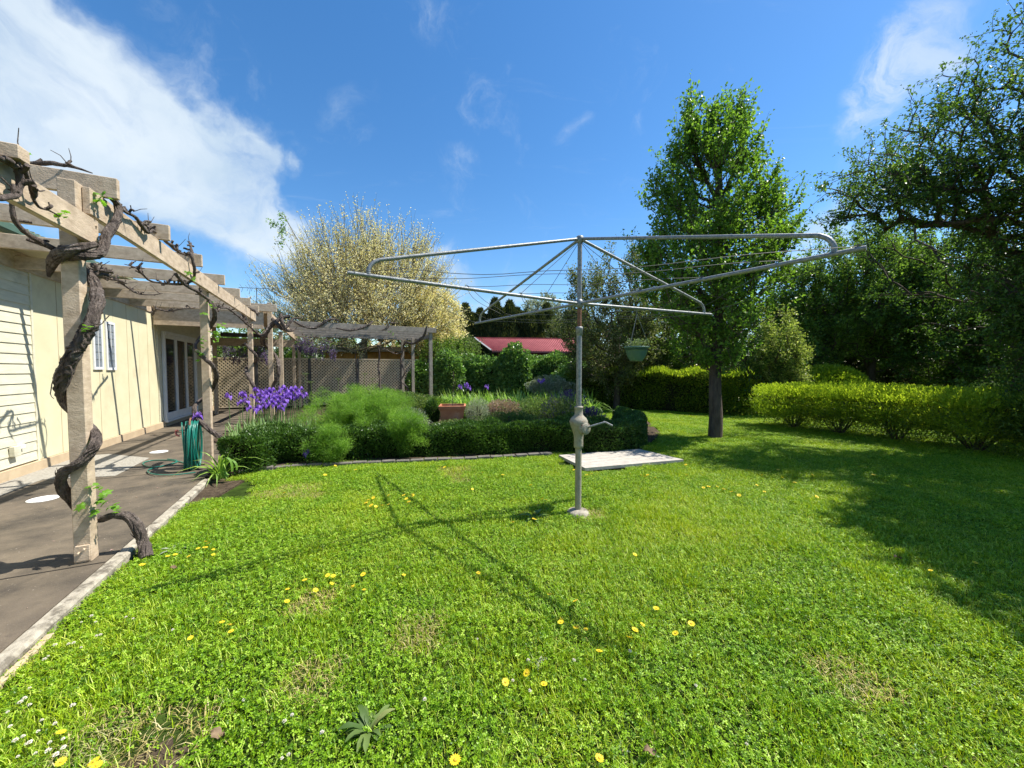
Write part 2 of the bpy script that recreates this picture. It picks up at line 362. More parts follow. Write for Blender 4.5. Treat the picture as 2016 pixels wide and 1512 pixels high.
    def prism(s, poly, z0, z1):
        p = np.asarray(poly, float)[:, :2]; n = len(p)
        ar = 0.5 * sum(p[i][0] * p[(i + 1) % n][1] - p[(i + 1) % n][0] * p[i][1] for i in range(n))
        if ar < 0: p = p[::-1]
        V = np.vstack([np.c_[p, np.full(n, z0)], np.c_[p, np.full(n, z1)]])
        s.add(V, [[list(range(n))[::-1]], [list(range(n, 2 * n))], [[i, (i + 1) % n, n + (i + 1) % n, n + i] for i in range(n)]]); return s
    def build(s, name, mat, parent=None, smooth=False, label=None, origin=None):
        V = np.vstack(s.V)
        if isinstance(parent, Thing): origin = parent.loc; par = parent.o
        elif parent is not None: par = parent; origin = s_origin(parent)
        else: par = None
        return link_mesh(name, V, [np.vstack(x) for x in s.F.values()], mat, par, origin, smooth, label=label)
def s_origin(o):
    x = np.zeros(3)
    while o is not None: x = x + np.array(o.location); o = o.parent
    return x
def catmull(pts, step=.03, rad=None):
    P = np.asarray(pts, float); n = len(P); out = []; ro = []
    Q = np.vstack([2 * P[0] - P[1], P, 2 * P[-1] - P[-2]])
    for i in range(n - 1):
        p0, p1, p2, p3 = Q[i:i + 4]; k = max(2, int(np.linalg.norm(p2 - p1) / step))
        for t_ in np.linspace(0, 1, k, endpoint=False):
            out.append(.5 * (2 * p1 + (p2 - p0) * t_ + (2 * p0 - 5 * p1 + 4 * p2 - p3) * t_ ** 2 + (3 * p1 - p0 - 3 * p2 + p3) * t_ ** 3))
            if rad is not None: ro.append(rad[i] * (1 - t_) + rad[i + 1] * t_)
    out.append(P[-1]); 
    if rad is not None: ro.append(rad[-1]); return np.array(out), np.array(ro)
    return np.array(out)
def unit(v): return v / (np.linalg.norm(v, axis=-1, keepdims=True) + 1e-9)
def leaves_np(P, D, size, width, rng, flat=.6, fold=.25):
    """folded diamond leaves; P base points, D directions"""
    n = len(P); D = unit(D); size = np.broadcast_to(size, (n,))
    upv = np.array([0, 0, 1.0]) * flat + rng.standard_normal((n, 3)) * (1 - flat) * .9
    Wd = unit(np.cross(D, upv)); Nn = unit(np.cross(Wd, D))
    s_ = size[:, None]; w = s_ * width * .5
    V = np.empty((n, 4, 3)); V[:, 0] = P; V[:, 2] = P + D * s_ - Nn * s_ * .08
    mid = P + D * s_ * .45 + Nn * w * fold * 2
    V[:, 1] = mid + Wd * w; V[:, 3] = mid - Wd * w
    return V.reshape(-1, 3), np.arange(n * 4).reshape(n, 4)
def leaf_obj(name, P, D, size, width, mat, parent, rng, flat=.6, fold=.25, label=None):
    V, Fq = leaves_np(P, D, size, width, rng, flat, fold)
    rn = np.repeat(rng.random(len(P)), 4)
    par = parent.o if isinstance(parent, Thing) else parent
    org = parent.loc if isinstance(parent, Thing) else (s_origin(parent) if parent is not None else None)
    o = link_mesh(name, V, [Fq], mat, par, org, False, rn, label=label); return o
def segs_np(P0, P1, r0, r1, n=5):
    P0, P1 = np.asarray(P0), np.asarray(P1); m = len(P0); T = unit(P1 - P0)
    up = np.where(np.abs(T[:, 2:3]) < .9, np.array([[0, 0, 1.0]]), np.array([[1.0, 0, 0]]))
    N = unit(np.cross(T, up)); B = np.cross(T, N); a = np.linspace(0, 2 * np.pi, n, endpoint=False)
    ca = np.cos(a)[None, :, None]; sa = np.sin(a)[None, :, None]
    ring = lambda P, r: P[:, None] + (N[:, None] * ca + B[:, None] * sa) * np.asarray(r)[:, None, None]
    V = np.concatenate([ring(P0, r0), ring(P1, r1)], 1).reshape(-1, 3)
    j = np.arange(n); Q = np.stack([j, (j + 1) % n, n + (j + 1) % n, n + j], -1)
    return V, (np.arange(m)[:, None, None] * 2 * n + Q[None]).reshape(-1, 4)
def rand_dir(rng, n): return unit(rng.standard_normal((n, 3)))

# ================================================================== THE SETTING
GZ = -0.06   # soil level under the lawn; the patio lies at 0
g_ = MB(); g_.add([[-400, -200, GZ], [400, -200, GZ], [400, 600, GZ], [-400, 600, GZ]], [[[0, 1, 2, 3]]])
lawn_o = g_.build('ground', M['lawn']); tag(lawn_o, kind='structure')
p_ = MB(); p_.prism([W(-4.2, -2.5), W(-1.60, -2.5), W(-1.60, 8.6), W(-2.3, 9.6), W(-2.3, 17.3), W(-4.2, 17.3)], -.35, 0)
tag(p_.build('patio', M['patio']), kind='structure')
p_ = MB(); p_.ubox(-3.93, -3.55, 5.2, 9.0, .001, .006); p_.prism([W(-3.55, 7.3), W(-2.75, 7.1), W(-2.78, 8.3), W(-3.55, 9.0)], .001, .006)
tag(p_.build('patio_render_patch', M['patch']), kind='structure')
k_ = MB()
v = -2.5
while v < 6.3:
    L = 2.4; k_.ubox(-1.597, -1.50, v, min(v + L - .008, 6.35), -.3, .012, .018); v += L
tag(k_.build('kerb', M['kerb']), kind='structure')
ed_ = MB(); ed_.ubox(-1.497, -1.462, 1.1, 3.05, -.2, -.025, .004); tag(ed_.build('edging_board', M['plinth']), 'short brown timber board lying against the kerb at the lower left', 'board')
jt = MB(); jt.ubox(-4.0, -1.60, 3.93, 3.942, .0005, .003); jt.ubox(-4.0, -1.60, 7.0, 7.01, .0005, .003); jt.ubox(-4.0, -1.60, 10.2, 10.21, .0005, .003); tag(jt.build('patio_joint', M['fence_dark']), kind='structure')
BED = [W(-1.50, 6.35), W(-.9, 6.75), G(600, 909), G(800, 902), G(1000, 893), G(1100, 889), G(1262, 884), G(1300, 850), G(1260, 815), W(6.5, 8.5), W(6.2, 17.2), W(-2.3, 17.2), W(-2.3, 9.6), W(-1.6, 8.6)]
s_ = MB(); s_.prism(BED, -.3, -.02); tag(s_.build('garden_bed_soil', M['soil']), kind='structure')
s_ = MB(); s_.prism([W(-1.48, 5.3), W(-1.25, 5.6), W(-1.05, 6.4), W(-1.0, 6.8), W(-1.5, 6.6)], -.2, -.035); tag(s_.build('bare_soil', M['soil']), kind='structure')
for q_, r_ in ((G(285, 1500), .13), (G(240, 1512), .10)):
    s_ = MB(); rs_ = np.random.default_rng(int(r_ * 100)); s_.prism([[q_[0] + r_ * rs_.uniform(.7, 1.2) * math.cos(a), q_[1] + r_ * rs_.uniform(.7, 1.2) * math.sin(a)] for a in np.linspace(0, 6.28, 14, endpoint=False)], -.2, GZ + .004 + r_ * .02); tag(s_.build('bare_soil', M['soil']), kind='structure')
s_ = MB(); s_.prism([A(795, 800, 13.2) * [1, 1, 0], A(850, 800, 12.0) * [1, 1, 0], A(835, 800, 16) * [1, 1, 0], A(800, 800, 16.5) * [1, 1, 0]], -.1, .03)
tag(s_.build('path', M['terracotta'] if False else M['plinth']), kind='structure')

# brick edging of the bed
edge = catmull([W(-1.25, 6.62), G(520, 922), G(600, 916), G(700, 912), G(800, 907), G(900, 903), G(1000, 898), G(1090, 893)], .02)
th_e = Thing('garden_edging', edge[0] * [1, 1, 0], 'row of grey bricks edging the box hedge along the lawn', 'edging')
eb = MB(); rg = np.random.default_rng(3); acc = 0; i = 0; last = edge[0]
L = np.concatenate([[0], np.cumsum(np.linalg.norm(np.diff(edge, axis=0), axis=1))]); s0 = 0
while s0 < L[-1] - .22:
    a = np.array([np.interp(s0, L, edge[:, k]) for k in range(3)]); b_ = np.array([np.interp(s0 + .215, L, edge[:, k]) for k in range(3)])
    d = unit(b_ - a); n = np.array([-d[1], d[0], 0]); h = rg.uniform(.0, .02)
    eb.box(a + n * rg.uniform(-.01, .01) + [0, 0, -.15], d * .212, n * .10, (0, 0, .15 + .004 + h * .7), .008); s0 += .225
eb.build('brick', M['brick'], th_e)

# ================================================================== HOUSE
UWL = -3.95
house = Thing('house', W(UWL, 8), 'cream timber clad house with white french doors along the brown patio', 'house')
HB = lambda *a, bev=0.0: MB().ubox(*a, bev=bev)
def boards(v0, v1, z0, z1, h, u):
    b = MB(); z = z0
    while z < z1 - .01:
        zt = min(z + h, z1)
        # each board leans out at its lower edge
        V = [W(u - .02, v0, z), W(u + .016, v0, z), W(u + .004, v0, zt), W(u - .02, v0, zt), W(u - .02, v1, z), W(u + .016, v1, z), W(u + .004, v1, zt), W(u - .02, v1, zt)]
        b.add(V, [[[0, 1, 2, 3], [4, 7, 6, 5], [0, 4, 5, 1], [1, 5, 6, 2], [2, 6, 7, 3], [0, 3, 7, 4]]]); z = zt
    return b
b = MB(); b.ubox(UWL - .25, UWL - .022, -2.5, 17.4, 0, 3.0); b.build('wall_frame', M['wall'], house)
boards(-2.5, 8.02, .17, 2.92, .142, UWL).build('weatherboard_wall', M['board'], house)
HB(UWL - .03, UWL + .022, 8.02, 8.06, .14, 2.92).build('corner_trim', M['board'], house)
vv = [8.06, 9.2, 10.35, 11.45, 12.42]
WIN = [(PU(178, 640, UWL), PU(197, 640, UWL)), (PU(204, 640, UWL), PU(222, 640, UWL))]
wv = [(float(p0 @ DV), float(p1 @ DV)) for p0, p1 in WIN]
for i in range(4): HB(UWL - .02, UWL + .006, vv[i] + .003, vv[i + 1] - .003, .15, 2.92).build('wall_panel', M['wall'], house)
for vj in (8.62, 9.78, 10.9, 11.9): HB(UWL + .007, UWL + .010, vj, vj + .006, .15, 2.92).build('panel_joint', M['plinth'], house)
boards(12.46, 17.4, .17, 2.92, .225, UWL - .012).build('shaded_weatherboard_wall', M['board'], house)
HB(UWL - .03, UWL + .03, 12.42, 12.47, .14, 2.92).build('corner_trim', M['board'], house)
HB(UWL - .05, UWL + .035, -2.5, 17.4, -.02, .145, bev=.004).build('plinth', M['plinth'], house)
HB(UWL - .02, UWL + .03, -2.5, 17.4, 2.92, 3.16).build('fascia', M['timber'], house)
HB(UWL, UWL + .40, -2.5, 9.2, 3.165, 3.19).build('soffit', M['wall'], house)
gt = MB(); gt.ubox(UWL + .40, UWL + .52, -2.5, 9.3, 3.17, 3.28, .015); gt.build('gutter', M['green_gutter'], house)
rf = MB(); rf.box(W(UWL + .44, -2.5, 3.285), DV * 14.3, W(-5.2, 0, .80), (0, 0, .03)); 
for i in range(140): rf.box(W(UWL + .44, -2.5 + i * .102, 3.3152), DV * .022, W(-5.2, 0, .80), (0, 0, .02))
rf.build('roof', M['roof_sheet'], house)
for (a0, a1), zz in zip(wv, ((1.50, 2.46), (1.49, 2.45))):
    fr = MB(); f = .045
    fr.ubox(UWL + .004, UWL + .035, a0, a0 + f, zz[0], zz[1], .004); fr.ubox(UWL + .004, UWL + .035, a1 - f, a1, zz[0], zz[1], .004)
    fr.ubox(UWL + .004, UWL + .036, a0 + f, a1 - f, zz[0], zz[0] + .05, .004); fr.ubox(UWL + .004, UWL + .036, a0 + f, a1 - f, zz[1] - .05, zz[1], .004)
    w = MB(); 
    nl = 6; hh = (zz[1] - zz[0] - .1) / nl
    for i in range(nl):
        zb = zz[0] + .05 + i * hh
        w.box(W(UWL + .020, a0 + f, zb), DV * (a1 - a0 - 2 * f), W(.006, 0, .001), (0, 0, hh - .012))
    wo_ = fr.build('window', M['white'], house); w.build('louvre_pane', M['glass2'], wo_)
    cl = MB(); cl.ubox(UWL + .027, UWL + .034, (a0 + a1) / 2 - .008, (a0 + a1) / 2 + .008, zz[0] + .05, zz[1] - .05); cl.build('louvre_clip', M['white'], wo_)
# french doors
d0 = float(PU(318, 700, UWL) @ DV); d1 = float(PU(382, 700, UWL) @ DV); z0, z1 = .16, 2.52
fr = MB(); U0, U1 = UWL + .005, UWL + .07
fr.ubox(U0, U1, d0, d0 + .07, z0, z1, .005); fr.ubox(U0, U1, d1 - .07, d1, z0, z1, .005); fr.ubox(U0, U1 + .01, d0 + .07, d1 - .07, z1 - .08, z1, .005); fr.ubox(U0, U1 + .03, d0 - .02, d1 + .02, z0 - .05, z0, .005)
fd = fr.build('french_door_frame', M['white'], house)
nw = 3; lw = (d1 - d0 - .14) / nw
for i in range(nw):
    a0 = d0 + .07 + i * lw; a1 = a0 + lw
    lf = MB(); lf.ubox(UWL + .01, UWL + .05, a0 + .004, a0 + .075, z0 + .004, z1 - .084, .004); lf.ubox(UWL + .01, UWL + .05, a1 - .075, a1 - .004, z0 + .004, z1 - .084, .004)
    lf.ubox(UWL + .01, UWL + .051, a0 + .075, a1 - .075, z0 + .004, z0 + .19, .004); lf.ubox(UWL + .01, UWL + .051, a0 + .075, a1 - .075, z1 - .18, z1 - .084, .004)
    lo = lf.build('door_leaf', M['white'], fd)
# glass and handle hang on the doors
gl = MB()
for i in range(nw):
    a0 = d0 + .07 + i * lw; gl.ubox(UWL + .02, UWL + .026, a0 + .07, a0 + lw - .07, z0 + .18, z1 - .17)
gl.build('glass', M['glass'], fd)
hd = MB(); hd.tube([W(UWL + .06, d1 - .07 - lw - .04, 1.1), W(UWL + .10, d1 - .07 - lw - .04, 1.1), W(UWL + .10, d1 - .07 - lw - .14, 1.1)], .009, 8); hd.build('handle', M['galv'], fd)
bx = PU(33, 885, UWL + .02)
vb = float(bx @ DV); 
HB(UWL + .018, UWL + .075, vb - .14, vb - .02, bx[2] - .08, bx[2] + .06, bev=.006).build('meter_box', M['board'], house)
o2 = HB(UWL + .018, UWL + .05, vb, vb + .05, bx[2] - .0, bx[2] + .06, bev=.004).build('power_outlet', M['white'], house)
HB(UWL + .018, UWL + .05, vb + .06, vb + .11, bx[2] - .0, bx[2] + .06, bev=.004).build('power_outlet', M['white'], house)

# covered wing across the end of the patio
wing = Thing('patio_roof', W(-1.6, 12.2), 'flat patio roof with deep cream fascia boards at the end of the pergola', 'roof')
HB(-3.9, -1.30, 12.10, 12.145, 3.10, 3.30, bev=.003).build('top_board', M['timber'], wing)
HB(-3.9, -1.62, 12.16, 12.21, 2.62, 3.095, bev=.003).build('deep_fascia', M['timber'], wing)
HB(-3.9, -1.5, 12.22, 16.4, 3.06, 3.14).build('roof_deck', M['timber'], wing)
HB(-3.9, -1.2, 16.2, 16.25, 2.35, 2.62).build('rear_beam', M['timber'], wing)
HB(-3.4, -1.9, 16.0, 16.14, 2.66, 2.80, bev=.02).build('rear_gutter', M['post_grey'], wing)
pp = A(424, 700, 1); 
def upx(px, v):    # u of the point that stands at picture column px on the line v
    r = ray(px, 728); t_ = v / (r @ DV); return float(r @ DU) * t_
def vpx(px, u):
    r = ray(px, 728); t_ = u / (r @ DU); return float(r @ DV) * t_
ub = upx(424, 15.6); HB(ub - .05, ub + .05, 15.55, 15.65, 0, 3.06, bev=.004).build('post', M['timber'], wing)
u4 = upx(533.5, 12.25); HB(u4 - .055, u4 + .055, 12.215, 12.325, 0, 3.36, bev=.005).build('front_post', M['timber'], wing)

# ================================================================== PERGOLA
perg = Thing('pergola', W(-1.75, 4.05), 'cream timber pergola carrying old grapevines along the house wall', 'pergola')
for v, zt in ((.35, 2.80), (4.0, 2.93), (7.3, 2.93), (10.98, 2.93)):
    po = HB(-1.80, -1.70, v, v + .1, 0, zt, bev=.005).build('post', M['timber'], perg)
    if v == 4.0:
        bl = MB(); bl.ubox(-1.795, -1.705, v - .012, v - .001, .015, .14, .004); bo = bl.build('base_cleat', M['timber'], perg)
        bt = MB(); bt.tube([W(-1.765, v - .002, .085), W(-1.765, v - .035, .085)], .008, 8); bt.tube([W(-1.735, v - .002, .11), W(-1.735, v - .03, .11)], .008, 8); bt.build('bolt', M['timber'], bo)
HB(-1.697, -1.650, -1.2, 4.17, 2.49, 2.69, bev=.004).build('side_beam', M['timber'], perg)
HB(-1.697, -1.650, 4.07, 11.2, 2.71, 2.915, bev=.004).build('side_beam', M['timber'], perg)
for v, z in ((4.12, 2.52), (4.13, 2.64), (4.12, 2.76), (4.11, 2.82), (4.13, 2.88)): MB().tube([W(-1.651, v, z), W(-1.640, v, z)], .009, 6).build('bolt', M['timber'], perg)
for v in (.0, 1.05, 2.1, 3.15): HB(-3.93, -1.56, v, v + .09, 2.695, 2.775, bev=.004).build('rafter', M['timber'], perg)
for v in (4.25, 5.35, 6.50, 7.72, 8.88, 9.95, 11.02): HB(-3.93, -1.56, v, v + .045, 2.92, 3.085, bev=.004).build('rafter', M['timber'], perg)

fp = Thing('far_pergola', W(3.3, 13.2), 'weathered grey timber pergola standing in front of the lattice fence', 'pergola')
def fpost(px, v, zt, mat, w=.1, name='post'):
    u = upx(px, v); HB(u - w / 2, u + w / 2, v - w / 2, v + w / 2, 0, zt, bev=.004).build(name, mat, fp); return u
fpost(554, 12.75, 2.62, M['timber']); fpost(579, 16.7, 2.75, M['timber']); fpost(590, 17.0, 2.75, M['timber'])
uA = fpost(848, 13.2, 3.0, M['timber_grey'], .11); fpost(813, 14.4, 2.72, M['timber_grey']); fpost(793, 15.6, 2.72, M['timber_grey'])
HB(-1.22, -1.17, 12.5, 17.2, 2.64, 2.86, bev=.003).build('side_beam', M['timber'], fp)
for v, z in ((13.2, 2.82), (13.9, 2.80), (14.6, 2.78), (15.3, 2.76), (16.0, 2.75)):
    uE = upx(858 if v < 13.5 else 842 - (v - 13.9) * 12, v); HB(-1.15, uE, v - .1, v - .055, z, z + .17, bev=.003).build('rafter', M['timber_grey'], fp)
HB(uA - .1, uA - .055, 13.2, 16.1, 2.62, 2.74, bev=.003).build('end_beam', M['timber_grey'], fp)

# pots standing by themselves: two white lids on the patio
for q, lab in (((85, 983), 'round white lid set in the brown patio left of the vine wrapped post'), ((313, 890), 'round white lid on the patio between grey patch and hose')):
    c = G(*q); l_ = MB(); l_.lathe([(.001, .012), (.115, .012), (.125, .008), (.125, .001)], c, 32, cap=False); o_ = l_.build('drain_lid', M['lid'], origin=None); tag(o_, lab, 'lid', 'white drain lids')

# ================================================================== FENCE (lattice over dark palings)
fence = Thing('lattice_fence', W(0, 17.4), 'tan diamond lattice fence with charcoal posts behind the garden bed', 'fence')
FA = G(392, 808); FA = np.array([FA[0], FA[1], 0]); FB = np.array([A(870, 728, 17.2)[0], 17.2, 0]); FC = np.array([A(1190, 728, 18.3)[0], 18.3, 0])
ZF = 1.98
def lattice(mb, a, b_, z0, z1, gap=.088, w=.040):
    d = unit(b_ - a); n = np.array([-d[1], d[0], 0]); Lh = np.linalg.norm(b_ - a); Hh = z1 - z0
    for sgn, off in ((1, 0), (-1, .009)):
        s0 = -Hh - .02; 
        while s0 < Lh + Hh:
            # slat centre line x = s0 + t, z = t (or mirrored)
            xs = []
            x0, x1 = max(0, s0), min(Lh, s0 + Hh)
            if x1 - x0 > .02:
                zA, zB = x0 - s0, x1 - s0
                X0, X1 = (x0, x1)
                if sgn < 0: X0, X1 = Lh - x0, Lh - x1
                p = a + d * X0 + np.array([0, 0, z0 + zA]); q = a + d * X1 + np.array([0, 0, z0 + zB])
                wv_ = np.array([0, 0, w * .707]); 
                mb.box(p - wv_ - n * off, q - p, wv_ * 2, -n * .007)
            s0 += gap * 1.414
posts = []
def run(a, b_, seg):
    L_ = np.linalg.norm(b_ - a); k = max(1, round(L_ / seg)); d = (b_ - a) / k
    for i in range(k):
        p0, p1 = a + d * i, a + d * (i + 1); dd = unit(d)
        mb = MB(); lattice(mb, p0 + dd * .06, p1 - dd * .06, .10, ZF - .05)
        n = np.array([-dd[1], dd[0], 0])
        mb.box(p0 + dd * .05 + [0, 0, ZF - .06] - n * .022, d - dd * .1, n * .03, (0, 0, .05)); mb.box(p0 + dd * .05 + [0, 0, .06] - n * .022, d - dd * .1, n * .03, (0, 0, .05))
        mb.build('lattice_panel', M['lattice'], fence)
        MB().box(p0 - dd * .045 - n * .05 + [0, 0, GZ], dd * .09, n * .09, (0, 0, ZF + .05), .004).build('post', M['post_grey'], fence)
        MB().box(p0 + n * .06 + [0, 0, GZ], d, n * .02, (0, 0, ZF - .02)).build('paling', M['fence_dark'], fence)
run(FA, FB, 1.85); run(FB, FC, 1.9)

# ================================================================== ROTARY CLOTHESLINE
HX, HY = .71, 3.915
hoist = Thing('rotary_clothesline', (HX, HY, 0), 'old galvanised rotary clothesline with four arms standing in the lawn', 'clothesline')
hub = np.array([HX, HY, 2.196]); top = np.array([HX, HY, 2.868])
MB().lathe([(.125, GZ), (.12, -.03), (.10, -.008), (.06, .006), (.03, .008)], (HX, HY, 0), 22).build('concrete_footing', M['kerb'], hoist, True)
MB().lathe([(.034, 0), (.034, .70)], (HX, HY, 0), 20).build('lower_mast', M['galv_paint'], hoist, True)
MB().lathe([(.0285, 1.05), (.0285, 1.90)], (HX, HY, 0), 20).build('middle_mast', M['galv'], hoist, True)
MB().lathe([(.022, 1.89), (.022, 2.17)], (HX, HY, 0), 16).build('inner_mast', M['rust'], hoist, True)
MB().lathe([(.024, 2.17), (.024, 2.87)], (HX, HY, 0), 16).build('upper_mast', M['galv'], hoist, True)
MB().lathe([(.0286, 1.86), (.036, 1.865), (.036, 1.92), (.0385, 1.925), (.0385, 1.95), (.023, 1.955)], (HX, HY, 0), 20).build('collar', M['galv'], hoist, True)
gb = MB().lathe([(.035, .665), (.048, .67), (.050, .70), (.048, .76), (.052, .80), (.066, .85), (.088, .91), (.097, .94), (.096, .958), (.082, .985), (.055, 1.01), (.044, 1.025), (.043, 1.09), (.047, 1.095), (.047, 1.11), (.030, 1.115)], (HX, HY, 0), 28).build('winding_gearbox', M['galv_paint'], hoist, True)
a = np.array([HX + .045, HY - .05, .885]); dn = unit(np.array([.35, -1.0, .05]))
gd = MB().tube([a, a + dn * .03, a + dn * .034, a + dn * .05, a + dn * .056], [.066, .066, .055, .052, .03], 24).build('gear_cover', M['galv_paint'], hoist, False)
for ang in (40, 130, 220, 310):
    ux = unit(np.cross(dn, [0, 0, 1])); q = a + dn * .033 + ux * .058 * math.cos(R(ang)) + np.array([0, 0, 1]) * .058 * math.sin(R(ang))
    MB().tube([q, q + dn * .008], .006, 6).build('screw', M['rust'], gd)
hp = [A(1158, 842, 3.82), A(1164, 839, 3.80), A(1188, 832, 3.78), A(1191, 831, 3.78), A(1206, 838.5, 3.72)]
MB().tube(catmull(hp, .02), .010, 8).build('crank_handle', M['galv'], hoist, True)
tips = [np.array([-1.205, 2.735, 2.21]), np.array([2.05, 2.165, 2.205]), np.array([2.54, 4.74, 2.205]), np.array([-.56, 5.63, 2.20])]
cl = MB()
MB().lathe([(.024, 2.15), (.034, 2.16), (.040, 2.175), (.040, 2.215), (.034, 2.23), (.024, 2.24)], (HX, HY, 0), 16).build('arm_hub', M['galv'], hoist, True)
MB().lathe([(.024, 2.82), (.034, 2.83), (.040, 2.85), (.040, 2.885), (.03, 2.895), (.005, 2.90)], (HX, HY, 0), 16).build('top_hub', M['galv'], hoist, True)
TT = [.985, .805, .575, .33]
for tp in tips:
    d = unit(tp - hub); 
    MB().tube([hub + d * .03, tp - d * .01, tp], [.0155, .0155, .0145], 14).build('arm', M['galv'], hoist, True)
    j = hub + (tp - hub) * .935; bend = hub + (tp - hub) * .905; bend[2] = 2.335
    path = catmull([top + (bend - top) * .02, top + (bend - top) * .5, top + (bend - top) * .93, bend + (j - bend) * .10 + [0, 0, .004], j + (bend - j) * .45 + (j - hub) * .012, j + [0, 0, .01]], .015)
    MB().tube(path, .0155, 12).build('strut', M['galv'], hoist, True)
    q = hub + (tp - hub) * TT[3]
    MB().tube([top - [0, 0, .02], q + [0, 0, .015]], .0028, 5).build('stay_wire', M['wire'], hoist)
    ho = MB()
    for tt_ in TT[:3] + [TT[3]]:
        q = hub + (tp - hub) * tt_; ax = np.cross(d, [0, 0, 1]); an = np.linspace(-.6, 3.6, 12)
        ho = MB().tube([q + np.array([0, 0, 1]) * (.014 + .014 * math.sin(x)) + d * .016 * math.cos(x) for x in an], .003, 5)
        ho.build('wire_hook', M['wire'], hoist)
rg = np.random.default_rng(5)
for k in range(4):
    for tt_ in TT:
        p = hub + (tips[k] - hub) * tt_; q = hub + (tips[(k + 1) % 4] - hub) * tt_; p = p + [0, 0, .025]; q = q + [0, 0, .025]
        L_ = np.linalg.norm(q - p); n = 24; s_ = np.linspace(0, 1, n); sg = L_ * (.012 + .012 * rg.random()); wob = rg.uniform(-1, 1, 3)
        pt = p + (q - p) * s_[:, None]; pt[:, 2] -= 4 * sg * s_ * (1 - s_) * .9 + L_ * .004 * np.sin(6.28 * s_ * 2 + wob[0])
        if k == 0 and tt_ == TT[0]: pt[:, 2] += .03 * np.exp(-((s_ - .12) / .06) ** 2) - .035 * np.exp(-((s_ - .32) / .1) ** 2)
        MB().tube(pt, .0023, 5, cap=False).build('clothes_wire', M['wire'], hoist)
for q0, q1, q2 in (((1025, 580), (1035, 600), (1058, 617)), ((917, 566), (938, 592), (990, 620))):
    MB().tube(catmull([A(*q0, 3.3), A(*q1, 3.35), A(*q2, 3.6)], .03), .0022, 5).build('loose_wire', M['wire'], hoist)

# hanging basket on the far right arm
tb = .39; bp_ = hub + (tips[2] - hub) * tb; bz = EYE + (728 - 684) * bp_[1] / F
bas = Thing('hanging_basket', (bp_[0], bp_[1], bz - .16), 'green plastic hanging basket of small pale plants hung from a clothesline arm', 'hanging basket')
MB().lathe([(.045, -.158), (.07, -.156), (.076, -.14), (.097, -.11), (.116, -.055), (.127, -.012), (.136, -.010), (.138, .005), (.132, .008), (.126, -.005), (.110, -.05), (.02, -.09)], (bp_[0], bp_[1], bz), 36, cap=True).build('bowl', M['bowl'], bas, True)
MB().lathe([(.133, -.03), (.05, -.015), (.005, -.012)], (bp_[0], bp_[1], bz), 20, cap=False).build('potting_mix', M['soil'], bas, True)
for k in range(3):
    a = R(100 + 120 * k); e = np.array([bp_[0] + .142 * math.cos(a), bp_[1] + .142 * math.sin(a), bz])
    MB().tube([e, np.array([bp_[0], bp_[1], bp_[2] - .07])], .0018, 5).build('hanger_wire', M['galv'], bas)
MB().tube([np.array([bp_[0], bp_[1], bp_[2] - .07]), np.array([bp_[0], bp_[1], bp_[2] + .02])], .0025, 5).build('hook', M['galv'], bas)
rg = np.random.default_rng(8); n = 420; P = np.array([bp_[0], bp_[1], bz]) + np.c_[rg.normal(0, .06, n), rg.normal(0, .06, n), rg.uniform(-.02, .09, n)]
M['leaf_basket'] = leafmat('grey_green_leaf', (.10, .14, .06), (.22, .28, .14))
leaf_obj('foliage', P, rand_dir(rg, n) + [0, 0, .5], rg.uniform(.015, .035, n), .5, M['leaf_basket'], bas, rg)

# ================================================================== GRAPEVINES
def pt_(q):
    px, py, md, val = q[:4]
    return {'u': PU, 'v': PV, 'Y': A, 'z': G}[md](px, py, val)
GL = None
def grape_leaf(mb, c, s, rg):
    n = unit(np.array([rg.normal(0, .5), rg.normal(-.3, .5), 1.0])); x = unit(np.cross(n, rand_dir(rg, 1)[0])); y = np.cross(n, x)
    rr = [.25, .55, .45, .9, .62, 1.0, .68, 1.12, .68, 1.0, .62, .9, .45, .55]; k = len(rr)
    V = [c + n * .06 * s]
    for i, r_ in enumerate(rr):
        a = -math.pi / 2 + 2 * math.pi * i / k; V.append(c + (x * math.cos(a) + y * math.sin(a)) * r_ * s * .5 + n * s * (-.10 * r_ ** 2 + rg.normal(0, .02)))
    mb.add(V, [[[0, 1 + i, 1 + (i + 1) % k] for i in range(k)]])
M['leaf_vine'] = leafmat('young_vine_leaf', (.16, .33, .03), (.36, .50, .06), .5, .45, big=9)
M['cane'] = surf('vine_cane', (.10, .065, .045), (.24, .17, .12), 30, .9, .5)
